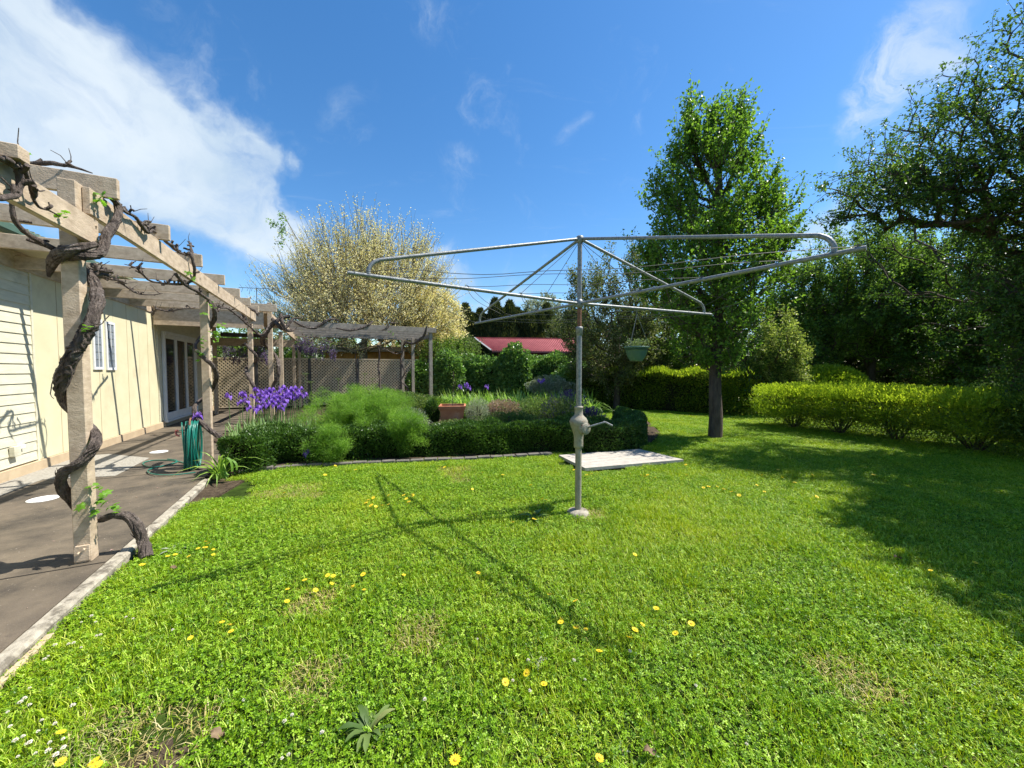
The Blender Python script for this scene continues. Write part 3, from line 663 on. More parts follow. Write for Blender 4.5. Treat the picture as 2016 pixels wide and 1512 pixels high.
def vine(name, label, loc, stems, leafs=(), seed=0, spur=(), group='gnarled grapevines on the pergolas'):
    th = Thing(name, loc, label, 'grapevine', group); rg = np.random.default_rng(seed)
    for i, st in enumerate(stems):
        rad = [q[4] * .84 for q in st]; pts, rr = catmull([pt_(q) for q in st], .018, rad)
        big = max(rad) > .026
        pts = pts + np.cumsum(rg.standard_normal(pts.shape) * .0018, axis=0) * np.sin(np.linspace(0, math.pi, len(pts)))[:, None]
        mb = MB().tube(pts, rr * .92, 18 if big else 9, groove=.11 if big else .08, seed=seed * 31 + i)
        if big:   # stringy bark: many thin strands wound along the stem
            s_ = np.linspace(0, 1, len(pts)); T = unit(np.gradient(pts, axis=0)); N = unit(np.cross(T, [.3, .2, 1.0])); B = np.cross(T, N); Lp = np.arange(len(pts)) * .018
            for ph in np.linspace(0, 6.28, 11, endpoint=False):
                an = Lp * 3.2 + ph + .35 * np.sin(Lp * rg.uniform(8, 16) + ph); rr_ = rr * (.80 + .12 * np.sin(Lp * rg.uniform(14, 30) + ph * 3))
                mb.tube(pts + (N * np.cos(an)[:, None] + B * np.sin(an)[:, None]) * rr_[:, None], rr * rg.uniform(.16, .34), 6, groove=.10, seed=seed + 7)
            for q in range(int(len(pts) * .018 / .09)):   # peeling strips
                k = rg.integers(3, len(pts) - 3); an = rg.uniform(0, 6.28); d = N[k] * math.cos(an) + B[k] * math.sin(an); p0 = pts[k] + d * rr[k]
                mb.tube([p0, p0 + d * .006 + T[k] * .02, p0 + d * rg.uniform(.005, .018) + T[k] * rg.uniform(.03, .06)], [.0035, .003, .001], 4)
        # loose bark and spurs
        if i in spur:
            sm = mb
            for k in range(int(len(pts) * .018 / .075)):
                q = pts[rg.integers(2, len(pts) - 1)]; d = unit(np.array([rg.normal(0, .8), rg.normal(0, .8), rg.uniform(-.1, 1.3)])); l = rg.uniform(.03, .085)
                p1 = q + d * l * .5 + rg.normal(0, .006, 3); p2 = q + d * l + rg.normal(0, .012, 3); r0 = rg.uniform(.007, .014)
                sm.tube(catmull([q, p1, p2], .012), r0, 6, groove=.12, seed=k)
                if rg.random() < .5:
                    d2 = unit(d + rand_dir(rg, 1)[0]); sm.tube(catmull([p1, p1 + d2 * .02, p1 + d2 * rg.uniform(.03, .06)], .01), r0 * .5, 5)
                if rg.random() < .22:
                    d2 = unit(d + [rg.normal(0, .4), rg.normal(0, .4), .6]); sm.tube([p2, p2 + d2 * .05, p2 + d2 * rg.uniform(.07, .14) + rg.normal(0, .012, 3)], [.0035, .003, .002], 5)
        mb.build('trunk' if big else 'branch', M['bark_vine'], th, True)
    for (px, py, md, val, n, s) in leafs:
        c = pt_((px, py, md, val)); mb = MB()
        for k in range(int(n * 1.3) + 1): 
            cc = c + rg.normal(0, s * .5, 3); grape_leaf(mb, cc, s * rg.uniform(.8, 1.5), rg)
        mb.build('leaf_cluster', M['leaf_vine'], th)
    return th
FU = -1.605
vine('grapevine', 'thick twisting grapevine spiralling up the nearest pergola post from the lawn edge', G(288, 1092), [
    [(290, 1100, 'z', -.04, .052), (283, 1070, 'v', 4.08, .047), (272, 1042, 'v', 4.08, .044), (252, 1018, 'v', 4.08, .040), (222, 1014, 'v', 4.09, .030), (198, 1021, 'v', 4.13, .030), (170, 1010, 'v', 4.19, .034), (146, 990, 'v', 4.16, .036), (120, 950, 'v', 4.02, .036), (126, 922, 'v', 3.955, .036), (163, 900, 'v', 3.95, .038), (187, 868, 'v', 3.98, .038), (190, 845, 'v', 4.08, .036), (172, 822, 'v', 4.17, .034), (146, 800, 'v', 4.17, .034), (127, 770, 'v', 4.10, .040), (124, 735, 'v', 4.0, .050), (139, 690, 'v', 3.93, .050), (161, 645, 'v', 3.92, .052), (178, 605, 'v', 3.95, .046), (183, 570, 'v', 4.05, .045), (172, 535, 'v', 4.16, .04), (140, 505, 'v', 4.16, .045), (120, 492, 'v', 4.06, .045), (150, 493, 'v', 3.955, .040), (192, 488, 'u', FU, .036), (206, 455, 'u', FU, .036), (229, 424, 'u', FU + .01, .032), (230, 402, 'u', FU, .028), (218, 390, 'u', FU, .02)],
    [(96, 545, 'v', 4.12, .012), (102, 520, 'v', 4.08, .035), (118, 500, 'v', 3.96, .050), (150, 489, 'v', 3.94, .040), (190, 481, 'u', -1.60, .024)],
    [(118, 496, 'v', 4.1, .026), (78, 476, 'v', 4.02, .024), (48, 455, 'v', 3.95, .02), (30, 430, 'v', 3.9, .018), (24, 405, 'v', 3.88, .016), (26, 388, 'v', 3.86, .012)],
    [(-30, 392, 'u', FU, .02), (8, 389, 'u', FU, .02), (30, 382, 'u', FU, .022), (38, 362, 'u', FU, .022), (34, 336, 'u', FU, .02), (20, 322, 'u', FU, .02), (-20, 300, 'u', FU, .02)],
    [(20, 318, 'u', FU, .014), (44, 322, 'u', FU, .016), (55, 345, 'u', FU, .014), (64, 368, 'u', FU, .012), (72, 398, 'u', FU, .011), (84, 411, 'u', FU, .009), (100, 415, 'u', FU, .007), (118, 426, 'u', FU, .005)],
    [(40, 330, 'v', 4.27, .02), (70, 321, 'v', 4.27, .022), (100, 319, 'v', 4.27, .022), (130, 324, 'v', 4.27, .018), (160, 333, 'v', 4.27, .012), (182, 341, 'v', 4.27, .006)],
    [(66, 372, 'u', FU, .008), (76, 376, 'u', FU, .007), (88, 375, 'u', FU, .004)],
    [(216, 620, 'v', 3.93, .004), (200, 640, 'v', 3.9, .004), (185, 636, 'v', 3.9, .004)], [(128, 700, 'v', 3.88, .005), (104, 745, 'v', 3.88, .004), (98, 775, 'v', 3.9, .004), (106, 785, 'v', 3.9, .003)], [(127, 723, 'v', 3.9, .006), (139, 722, 'v', 3.86, .006), (138, 748, 'v', 3.86, .005), (126, 770, 'v', 3.86, .003)],
    [(188, 540, 'v', 4.2, .012), (205, 548, 'z', 2.75, .016), (232, 553, 'z', 2.75, .018), (250, 566, 'z', 2.72, .016), (272, 578, 'z', 2.7, .013), (300, 580, 'z', 2.7, .010), (320, 578, 'z', 2.7, .006)], [(190, 530, 'v', 4.2, .01), (210, 543, 'z', 2.78, .012), (240, 552, 'z', 2.78, .009)]],
    [(212, 990, 'v', 4.03, 5, .075), (188, 1000, 'v', 3.97, 5, .07), (190, 962, 'v', 3.98, 3, .045), (226, 1003, 'v', 4.05, 4, .045), (127, 424, 'u', FU, 4, .045), (200, 390, 'u', FU, 6, .055), (165, 648, 'v', 3.86, 3, .04), (40, 305, 'u', FU, 4, .04)], 1, spur=(2, 3, 4, 5, 10, 11))
vine('grapevine', 'grapevine running along the top of the long side beam between first and second posts', PU(236, 400, FU), [
    [(232, 404, 'u', FU, .014), (248, 418, 'u', FU, .016), (266, 428, 'u', FU, .017), (280, 446, 'u', FU, .022), (292, 458, 'u', FU, .026), (300, 452, 'u', FU, .014)],
    [(270, 432, 'u', -1.67, .013), (300, 452, 'u', -1.67, .016), (322, 470, 'u', -1.66, .02), (338, 484, 'u', -1.66, .024), (352, 495, 'u', -1.67, .02), (372, 503, 'u', -1.67, .02), (386, 500, 'u', -1.66, .014)],
    [(376, 478, 'u', -1.64, .010), (376, 492, 'u', -1.62, .018), (379, 512, 'u', FU, .025), (383, 535, 'u', FU, .022), (380, 552, 'u', FU - .05, .02), (362, 560, 'u', -1.72, .022), (345, 560, 'u', -1.8, .02), (322, 558, 'z', 2.72, .018), (300, 553, 'z', 2.72, .016), (284, 540, 'z', 2.75, .015), (270, 527, 'z', 2.8, .012), (245, 520, 'z', 2.85, .006)],
    [(345, 540, 'u', -1.7, .02), (365, 560, 'u', -1.7, .026), (388, 572, 'u', -1.7, .026), (402, 583, 'u', -1.68, .03), (410, 590, 'u', -1.66, .026)]],
    [(371, 540, 'u', FU + .02, 6, .05), (383, 549, 'u', FU, 3, .04)], 2, spur=(0, 1, 2, 3))
vine('grapevine', 'twisted grapevine leaning on the second pergola post above the green hose', A(432, 862, 5.7), [
    [(438, 864, 'Y', 5.55, .04), (420, 852, 'Y', 5.6, .038), (403, 838, 'Y', 5.6, .036), (388, 822, 'Y', 5.6, .038), (383, 803, 'Y', 5.65, .034), (388, 792, 'Y', 5.85, .03), (405, 780, 'Y', 6.05, .03), (420, 762, 'Y', 6.0, .032), (425, 742, 'Y', 5.85, .034), (418, 722, 'Y', 5.72, .034), (404, 708, 'Y', 5.68, .03), (390, 697, 'Y', 5.7, .028), (383, 680, 'Y', 5.85, .024), (394, 662, 'Y', 6.02, .026), (410, 645, 'Y', 6.0, .034), (420, 628, 'Y', 5.9, .036), (420, 606, 'Y', 5.8, .034), (410, 590, 'Y', 5.8, .028)],
    [(420, 618, 'Y', 5.9, .02), (435, 606, 'Y', 6.1, .02), (452, 608, 'Y', 6.5, .018), (468, 620, 'Y', 7.2, .018), (484, 634, 'Y', 8.0, .02), (498, 648, 'Y', 8.8, .022), (510, 659, 'Y', 9.4, .024), (520, 655, 'Y', 9.7, .022), (530, 640, 'Y', 9.9, .02)],
    [(300, 620, 'z', 2.6, .02), (308, 608, 'z', 2.65, .02), (330, 611, 'z', 2.6, .018), (360, 607, 'z', 2.62, .015), (385, 606, 'z', 2.65, .012)]],
    [(395, 700, 'Y', 5.65, 5, .06), (398, 672, 'Y', 5.65, 6, .06), (414, 600, 'Y', 5.7, 5, .05), (422, 655, 'Y', 5.7, 7, .06), (432, 640, 'Y', 5.75, 4, .06), (418, 706, 'Y', 5.6, 3, .04), (425, 670, 'Y', 5.7, 4, .05), (405, 618, 'Y', 5.65, 4, .045)], 3, spur=(1, 2))
vine('grapevine', 'short grapevine wrapped around the third pergola post behind the irises', A(505, 800, 8.9), [
    [(508, 800, 'Y', 8.8, .05), (503, 770, 'Y', 8.85, .045), (494, 750, 'Y', 8.85, .042), (484, 734, 'Y', 8.95, .04), (486, 722, 'Y', 9.2, .036), (502, 712, 'Y', 9.2, .036), (503, 702, 'Y', 9.0, .034), (492, 688, 'Y', 8.9, .034), (482, 676, 'Y', 8.95, .03)],
    [(486, 640, 'Y', 8.95, .03), (480, 622, 'Y', 8.9, .04), (478, 605, 'Y', 8.85, .045), (487, 592, 'Y', 8.8, .03), (494, 586, 'Y', 8.8, .015)],
    [(478, 605, 'Y', 8.8, .03), (492, 607, 'Y', 8.7, .03), (503, 613, 'Y', 8.7, .035), (508, 622, 'Y', 8.7, .02)]], [], 4, spur=(1, 2))
vine('grapevine', 'heavy knotted grapevine at the corner where the two pergolas meet', A(533, 780, 10.4), [
    [(540, 800, 'Y', 10.2, .055), (538, 765, 'Y', 10.2, .055), (548, 738, 'Y', 10.2, .055), (549, 715, 'Y', 10.25, .05), (543, 700, 'Y', 10.5, .045), (530, 685, 'Y', 10.6, .05), (518, 672, 'Y', 10.3, .065), (526, 652, 'Y', 10.1, .07), (540, 636, 'Y', 10.1, .065), (556, 626, 'Y', 10.2, .05), (570, 622, 'Y', 10.3, .05)],
    [(536, 628, 'Y', 10, .05), (548, 640, 'Y', 10, .05), (558, 648, 'Y', 10.1, .05), (568, 640, 'Y', 10.2, .045), (578, 628, 'Y', 10.3, .035), (590, 626, 'Y', 10.4, .02), (598, 622, 'Y', 10.5, .01)],
    [(552, 618, 'Y', 10, .05), (556, 636, 'Y', 10, .05), (566, 650, 'Y', 10.1, .04), (582, 648, 'Y', 10.4, .02)],
    [(510, 658, 'Y', 10.1, .03), (522, 662, 'Y', 10.1, .035), (530, 650, 'Y', 10.1, .035)]], [], 5, spur=(0, 1, 2))
vine('grapevine', 'long grapevine looping along the front rafter of the far grey pergola', A(600, 640, 12.4), [
    [(578, 632, 'v', 13.05, .03), (598, 643, 'v', 13.05, .035), (618, 646, 'v', 13.04, .04), (634, 637, 'v', 13.05, .045), (650, 629, 'v', 13.1, .04), (668, 631, 'v', 13.1, .02)],
    [(662, 646, 'v', 13.05, .025), (685, 650, 'v', 13.04, .035), (708, 648, 'v', 13.05, .035), (726, 640, 'v', 13.08, .035), (734, 633, 'v', 13.15, .025)],
    [(752, 650, 'v', 13.05, .03), (764, 644, 'v', 13.06, .03), (768, 636, 'v', 13.1, .025), (784, 636, 'v', 13.1, .015)],
    [(594, 655, 'v', 13.4, .012), (602, 668, 'v', 13.4, .014), (612, 672, 'v', 13.4, .014), (622, 662, 'v', 13.4, .012)]], [(770, 654, 'v', 13.1, 5, .07)], 6, spur=(0, 1, 2, 3))
vine('grapevine', 'dark grapevine coiled around the right hand end posts of the far grey pergola', A(795, 790, 14.6), [
    [(840, 642, 'Y', 13.0, .03), (836, 658, 'Y', 13.1, .05), (828, 668, 'Y', 13.2, .06), (815, 676, 'Y', 13.6, .05), (800, 674, 'Y', 14.0, .04), (795, 690, 'Y', 14.4, .04), (792, 712, 'Y', 14.4, .035), (800, 732, 'Y', 14.3, .03), (793, 748, 'Y', 14.3, .03), (804, 764, 'Y', 14.2, .03), (806, 790, 'Y', 14.2, .03)],
    [(795, 692, 'Y', 14.2, .02), (780, 697, 'Y', 14.3, .02), (762, 690, 'Y', 14.5, .018), (745, 680, 'Y', 14.6, .018)],
    [(744, 680, 'Y', 14.6, .03), (747, 700, 'Y', 14.7, .035), (745, 722, 'Y', 14.7, .04), (748, 750, 'Y', 14.6, .04), (747, 785, 'Y', 14.5, .04)],
    [(700, 690, 'Y', 14.8, .015), (700, 712, 'Y', 14.8, .02), (704, 732, 'Y', 14.7, .02), (708, 750, 'Y', 14.6, .02)], [(848, 720, 'Y', 13.5, .02), (845, 760, 'Y', 13.5, .02), (847, 800, 'Y', 13.5, .02)]], [], 7, spur=(0, 1))

# ================================================================== HOSE on the second post
c0 = G(378, 926); 
hs = Thing('coiled_hose', c0, 'green garden hose coiled on a hanger at the second pergola post', 'hose')
rg = np.random.default_rng(12); hb = MB(); dirp = unit(np.array([-.60, .80, 0])); side = np.array([.80, .60, 0])
cc = A(377, 880, c0[1] + .05)
for k in range(17):
    off = rg.uniform(-.085, .085); ry = rg.uniform(.30, .385); rx = rg.uniform(.15, .21); n = 40; a = np.linspace(0, 2 * np.pi, n, endpoint=False)
    dz = .385 - ry + rg.uniform(-.01, .01)
    P = cc + np.outer(np.cos(a) * rx, dirp) + np.outer(off + .02 * np.sin(a + rg.random() * 6) + off * .25 * np.cos(a), side) + np.outer(np.sin(a) * ry + dz * .9, [0, 0, 1])
    P[:, 2] = np.maximum(P[:, 2], .012)
    hb.tube(P, .0085, 7, closed=True)
hb.build('coil', M['hose'], hs, True)
MB().tube(catmull([cc + [0, 0, .40] + dirp * .25, cc + [0, 0, .43], cc + [0, 0, .40] - dirp * .12, cc + [0, 0, .35] - dirp * .16], .02), .012, 8).build('hanger', M['rust'], hs, True)
noz = A(350, 848, cc[1] - .1)
MB().tube(catmull([cc + [0, 0, .36], noz + [.10, 0, .01], noz], .02), .008, 8).build('end_hose', M['hose'], hs, True)
MB().tube(catmull([noz + [.02, 0, 0], noz, noz + [-.03, 0, .0], noz + [-.02, 0, -.06], noz + [.02, 0, -.08]], .01), [.012] * len(catmull([noz + [.02, 0, 0], noz, noz + [-.03, 0, .0], noz + [-.02, 0, -.06], noz + [.02, 0, -.08]], .01)), 8).build('nozzle', M['red_roof'], hs, True)
lp = [G(372, 915), G(340, 908), G(300, 908), G(281, 914), G(300, 921), G(335, 916), G(348, 908), G(330, 905)]
lp2 = [G(350, 912), G(320, 920), G(292, 928), G(300, 936), G(340, 938), G(385, 933)]
MB().tube(catmull([p + [0, 0, .012] for p in lp], .03), .0085, 7).build('loose_loop', M['hose'], hs, True)
MB().tube(catmull([p + [0, 0, .022] for p in lp2], .03), .0085, 7).build('loose_loop', M['hose'], hs, True)

# ================================================================== PLANTS
def lumps(rng, k=7, amp=.12, fr=3.0):
    D = rand_dir(rng, k) * rng.uniform(.6, 1.4, (k, 1)) * fr; ph = rng.uniform(0, 6.28, k)
    return lambda X: amp * np.sin(X @ D.T + ph).sum(1) / math.sqrt(k)
def skeleton(rng, trunk, targets, kstep=3, sag=.12, wl=.28, jit=.04):
    """connect targets to a trunk; returns nodes, parents"""
    N = [np.array(p, float) for p in trunk]; par = [-1] + list(range(len(trunk) - 1)); plen = [0.0]
    for i in range(1, len(N)): plen.append(plen[-1] + np.linalg.norm(N[i] - N[i - 1]))
    first = max(1, len(trunk) // 3)
    order = np.argsort(np.linalg.norm(targets - N[-1], axis=1) + .3 * (targets[:, 2] - N[-1][2]))
    leafn = []
    arr = np.zeros((len(N) + len(targets) * kstep, 3)); arr[:len(N)] = N; pl = np.zeros(len(arr)); pl[:len(N)] = plen; n = len(N)
    pars = np.full(len(arr), -1); pars[:n] = par
    for ti in order:
        t_ = targets[ti]; d = t_ - arr[:n]; dist = np.linalg.norm(d, axis=1)
        cost = dist + wl * pl[:n] + np.where(d[:, 2] < .05 * dist, dist * .8, 0); cost[:first] += 1e3
        j = int(np.argmin(cost)); prev = j; p0 = arr[j].copy(); L_ = dist[j]
        for k in range(1, kstep + 1):
            s_ = k / kstep; q = p0 + (t_ - p0) * s_; q[2] -= sag * L_ * math.sin(math.pi * s_)
            if k < kstep: q = q + rng.normal(0, jit * L_, 3)
            arr[n] = q; pars[n] = prev; pl[n] = pl[prev] + np.linalg.norm(q - arr[prev]); prev = n; n += 1
        leafn.append(n - 1)
    return arr[:n], pars[:n], np.array(leafn)
def tree(name, label, cat, base, trunk, targets, rt, rtip, leaf, mats, seed, shoots=2, slen=.4, sup=.5, nl=24, lsize=.06, lw=.55, spread=.05, group=None, sag=.12, wl=.28, sr=.004, twigs=True, origin=None, flat=.5, expo=.42, jit=.04, cluster=1, sout=.6):
    """trunk and limbs (part) grown to target points, shoots with real leaf faces (crown part)"""
    rng = np.random.default_rng(seed)
    th = Thing(name, base, label, cat, group)
    nod, par, lf = skeleton(rng, trunk, targets, sag=sag, wl=wl, jit=jit)
    cnt = np.zeros(len(nod)); cnt[lf] = 1
    for i in range(len(nod) - 1, 0, -1):
        if par[i] >= 0: cnt[par[i]] += cnt[i]
    k = len(trunk); tot = max(cnt[0], 1); r = rtip * np.maximum(cnt, .6) ** expo; r = np.minimum(r, rt)
    r[:k] = np.linspace(rt, max(r[k - 1], rt * .45), k)
    ch = np.arange(1, len(nod)); ch = ch[par[1:] >= 0]
    ch_r = r[par[ch]]; lim = ch >= k
    r0 = np.where(lim, np.minimum(ch_r, r[ch] * 1.5), ch_r)
    V1, F1 = segs_np(nod[par[ch]], nod[ch], r0, r[ch], 7)
    link_mesh('trunk', V1, [F1], mats[0], th.o, th.loc, True)
    # shoots
    cen = np.array(trunk[-1], float); P0 = np.repeat(nod[lf], shoots, 0); n = len(P0)
    inn = nod[[i for i in range(k, len(nod)) if i not in set(lf)]]
    if len(inn): extra = inn[rng.integers(0, len(inn), int(n * .6))]; P0 = np.vstack([P0, extra]); n = len(P0)
    out = unit(P0 - cen); D = unit(out * sout + np.array([0, 0, 1.0]) * sup + rand_dir(rng, n) * .65)
    L_ = slen * rng.uniform(.6, 1.3, n); bend = rng.normal(0, .12, (n, 3)) * L_[:, None] + np.array([0, 0, 1]) * (sup * .15 * L_)[:, None]
    if twigs:
        PM = P0 + D * L_[:, None] * .5; PE = P0 + D * L_[:, None] + bend
        V2, F2 = segs_np(np.vstack([P0, PM]), np.vstack([PM, PE]), np.full(2 * n, sr), np.concatenate([np.full(n, sr * .8), np.full(n, sr * .3)]), 3)
        link_mesh('twigs', V2, [F2], mats[0], th.o, th.loc, False)
    ids = np.repeat(np.arange(n), nl); s_ = rng.uniform(.08, 1.05, len(ids))
    P = P0[ids] + D[ids] * (L_[ids] * s_)[:, None] + bend[ids] * (s_ ** 2)[:, None] + rng.normal(0, spread, (len(ids), 3))
    LD = D[ids] * .5 + rand_dir(rng, len(ids)) * .9 + np.array([0, 0, -.15])
    leaf_obj('crown', P, LD, lsize * rng.uniform(.6, 1.3, len(ids)), lw, mats[1], th, rng, flat=flat)
    return th
def profile_targets(rng, n, cx, cy, prof, rag=.25, shell=.5, yr=1.0, leaders=7):
    """prof: list of (z, radius); ragged by angle"""
    z = np.array([p[0] for p in prof]); r = np.array([p[1] for p in prof]); out = []
    ph = rng.uniform(0, 6.28, 6)
    w = r ** 2; cum = np.cumsum((w[1:] + w[:-1]) / 2 * np.diff(z)); cum = np.concatenate([[0], cum]) / cum[-1]
    zz = np.interp(rng.random(n), cum, z); a = rng.uniform(0, 2 * np.pi, n)
    rg_ = 1 + rag * (np.sin(3 * a + ph[0] + zz * 1.1) * .5 + np.sin(leaders * a + ph[1] - zz * .7) * .45 + np.sin(2.3 * zz + ph[2] + a) * .35)
    rad = np.interp(zz, z, r) * rg_ * rng.random(n) ** shell
    return np.c_[cx + rad * np.cos(a), cy + rad * np.sin(a) * yr, zz]
def ell_targets(rng, n, c, rad, rag=.2, inner=.45, cutz=None):
    d = rand_dir(rng, n); lf = lumps(rng, 9, rag, 3.0); rr = (1 + lf(d)) * (inner + (1 - inner) * rng.random(n) ** .5)
    P = np.array(c) + d * np.array(rad) * rr[:, None]
    if cutz is not None: P = P[P[:, 2] > cutz]
    return P

M['l_pear'] = leafmat('bright_pear_leaf', (.085, .165, .020), (.20, .34, .045), .50, .42, c3=(.20, .33, .05), spec=.4)
M['l_dark'] = leafmat('dark_apple_leaf', (.045, .090, .016), (.12, .205, .035), .44, .40, c3=(.24, .34, .08), spec=.35)
M['l_mid'] = leafmat('mid_green_leaf', (.085, .150, .026), (.20, .31, .055), .48, .40, c3=(.36, .46, .13), spec=.35)
M['l_gold'] = leafmat('pale_gold_bud', (.77, .66, .34), (.90, .82, .52), .30, .6, c3=(.72, .66, .36), tcol=1.0)
M['l_conifer'] = leafmat('dark_conifer_spray', (.032, .046, .014), (.085, .10, .03), .25, .7, c3=(.20, .19, .06))
M['l_photinia'] = leafmat('olive_brown_leaf', (.07, .095, .03), (.19, .22, .085), .42, .42, c3=(.46, .42, .28))
M['l_box'] = leafmat('box_hedge_leaf', (.030, .075, .011), (.09, .175, .026), .30, .36, c3=(.22, .36, .07), spec=.5)
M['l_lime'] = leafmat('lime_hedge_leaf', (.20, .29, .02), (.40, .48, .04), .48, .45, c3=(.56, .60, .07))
M['l_hedge'] = leafmat('gold_edged_hedge_leaf', (.07, .125, .018), (.18, .25, .03), .40, .45, c3=(.42, .44, .05))  # last stop brightened to make up for missing sun on the hedge top
M['l_ivy'] = leafmat('ivy_leaf', (.07, .145, .03), (.21, .36, .09), .38, .30, c3=(.40, .54, .22), spec=.6)
M['l_fennel'] = leafmat('fennel_frond', (.10, .22, .025), (.24, .41, .05), .45, .6, c3=(.50, .56, .07))
M['l_strap'] = leafmat('strap_leaf', (.15, .28, .045), (.32, .47, .10), .40, .4, c3=(.50, .62, .22), spec=.45)
M['l_iris'] = leafmat('iris_leaf', (.12, .21, .07), (.23, .35, .13), .3, .45)
M['l_silver'] = leafmat('silver_leaf', (.22, .25, .17), (.42, .44, .34), .25, .7)
M['l_pale'] = leafmat('pale_yellow_leaf', (.15, .22, .04), (.38, .42, .12), .4, .5, c3=(.55, .55, .28))
M['l_pink'] = leafmat('pink_brown_leaf', (.20, .16, .10), (.38, .26, .22), .3, .6, c3=(.55, .36, .36))
M['l_herb'] = leafmat('herb_leaf', (.07, .13, .03), (.18, .25, .07), .35, .55, c3=(.32, .32, .12))

# ---- pear tree in the lawn
rng = np.random.default_rng(21); bx_, by_ = 4.619, 8.343
pr = [(1.35, .25), (1.8, .7), (2.4, 1.15), (3.2, 1.4), (4.1, 1.35), (4.8, 1.2), (5.5, .9), (6.2, .72), (6.8, .5), (7.1, .2)]
T_ = profile_targets(rng, 430, bx_ - .12, by_, pr, rag=.28, shell=.55, leaders=5)
for (x, z0, z1, w, m_) in ((-.62, 6.0, 7.45, .13, 26), (.30, 5.6, 7.4, .13, 30), (-1.30, 4.0, 5.6, .13, 22), (1.45, 3.4, 4.95, .15, 24), (-1.55, 3.0, 4.2, .15, 22), (.85, 4.6, 6.0, .15, 24), (-.2, 5.8, 6.8, .2, 26), (-.95, 5.0, 6.5, .13, 22), (1.15, 3.8, 5.4, .13, 20)):
    T_ = np.vstack([T_, np.c_[bx_ + x + rng.normal(0, w, m_), by_ + rng.normal(0, .22, m_), rng.uniform(z0, z1, m_)]])
trunk = [(bx_, by_, GZ - .05), (bx_ + .01, by_, .4), (bx_ - .02, by_, .9), (bx_ - .03, by_, 1.4), (bx_, by_ + .02, 2.0), (bx_ + .02, by_, 2.8), (bx_ - .03, by_, 3.7), (bx_, by_, 4.8), (bx_ - .05, by_, 5.9)]
tree('pear_tree', 'upright leafy green tree with a bare dark trunk growing in the sunny lawn', 'tree', trunk[0], trunk, T_, .155, .007, None, (M['bark'], M['l_pear']), 22, shoots=2, slen=.40, sup=1.5, nl=22, lsize=.076, lw=.66, spread=.032, sag=.18, wl=.5, sr=.005, expo=.46)

# ---- big tree at the right edge and its neighbour standing beside the camera
rng = np.random.default_rng(31); bx_, by_ = 11.0, 7.6
T_ = np.vstack([ell_targets(rng, 300, (10.5, 7.4, 4.9), (2.3, 2.8, 3.3), .22, .35), ell_targets(rng, 330, (9.2, 6.3, 3.0), (1.35, .8, 2.7), .28, .25, .35), ell_targets(rng, 90, (10.6, 6.4, 2.4), (1.7, 1.6, 1.5), .2, .3, .6),
                ell_targets(rng, 95, (7.3, 6.9, 4.7), (1.25, 1.0, .62), .3, .2), ell_targets(rng, 80, (8.5, 6.9, 5.7), (1.2, 1.1, 1.0), .35, .3), ell_targets(rng, 70, (9.2, 6.9, 4.6), (1.1, 1.1, .8), .3, .3), ell_targets(rng, 80, (10.3, 6.6, 8.0), (1.1, 1.3, 1.5), .3, .3),
                np.c_[np.linspace(6.2, 7.4, 12), np.full(12, 6.7) + rng.normal(0, .25, 12), np.linspace(4.7, 5.2, 12) + rng.normal(0, .2, 12)]])
trunk = [(bx_, by_, GZ - .05), (bx_, by_, .8), (bx_ + .05, by_ - .05, 1.6), (bx_, by_ - .1, 2.4), (bx_ - .1, by_ - .1, 3.3), (bx_ - .1, by_, 4.4), (bx_, by_, 5.6)]
tree('shade_tree', 'large dark spreading tree filling the right edge and shading the lawn', 'tree', trunk[0], trunk, T_, .30, .009, None, (M['bark'], M['l_dark']), 32, shoots=2, slen=.45, sup=.15, nl=22, lsize=.062, lw=.55, spread=.035, sag=-.06, wl=.22, sr=.005, expo=.45)
rng = np.random.default_rng(33)
T_ = np.vstack([ell_targets(rng, 760, (8.9, 3.1, 5.6), (3.2, 2.2, 2.2), .25, .3), ell_targets(rng, 110, (6.7, 4.3, 4.9), (1.3, 1.3, 1.0), .25, .3), ell_targets(rng, 60, (7.0, 2.7, 4.4), (1.2, .9, .8), .25, .3)])
T_ = T_ + np.array([.95, .35, 0]); T_ = T_[T_[:, 0] > 1.43 * T_[:, 1] + .75]
trunk = [(10.0, 3.0, GZ - .05), (10.0, 3.0, 1.0), (9.9, 3.0, 2.2), (9.7, 3.0, 3.4), (9.4, 3.0, 4.6)]
tree('shade_tree', 'tree standing beyond the right edge that shades the near lawn', 'tree', trunk[0], trunk, T_, .22, .009, None, (M['bark'], M['l_dark']), 34, shoots=2, slen=.5, sup=.5, nl=24, lsize=.13, lw=.6, spread=.06, sag=0, expo=.45)

# ---- golden budding tree behind the fence
rng = np.random.default_rng(41); cx, cy = -7.15, 18.2
d = rand_dir(rng, 900); d[:, 2] = np.abs(d[:, 2]) * 1.0 - .30 * (rng.random(900) < .25); d = unit(d)
rr = (.30 + .62 * rng.random(900) ** .8) * (1 + lumps(rng, 8, .10, 4)(d))
T_ = np.array([cx, cy, 3.1]) + d * np.array([4.5, 4.0, 5.6]) * rr[:, None]; T_ = T_[T_[:, 2] > 2.2]
base = np.array([-7.25, 18.0, 0])
trunk = [base - [0, 0, .1], base + [0, 0, .9], base + [.02, 0, 1.7], base + [.03, 0, 2.4], base + [.1, 0, 3.0]]
tree('golden_tree', 'wide rounded tree covered in pale golden spring buds behind the lattice fence', 'tree', base, trunk, T_, .30, .008, None, (M['bark_pale'], M['l_gold']), 42, shoots=4, slen=1.2, sup=.85, nl=14, lsize=.078, lw=.6, spread=.03, sag=.06, wl=.06, sr=.009, expo=.42, sout=1.3)
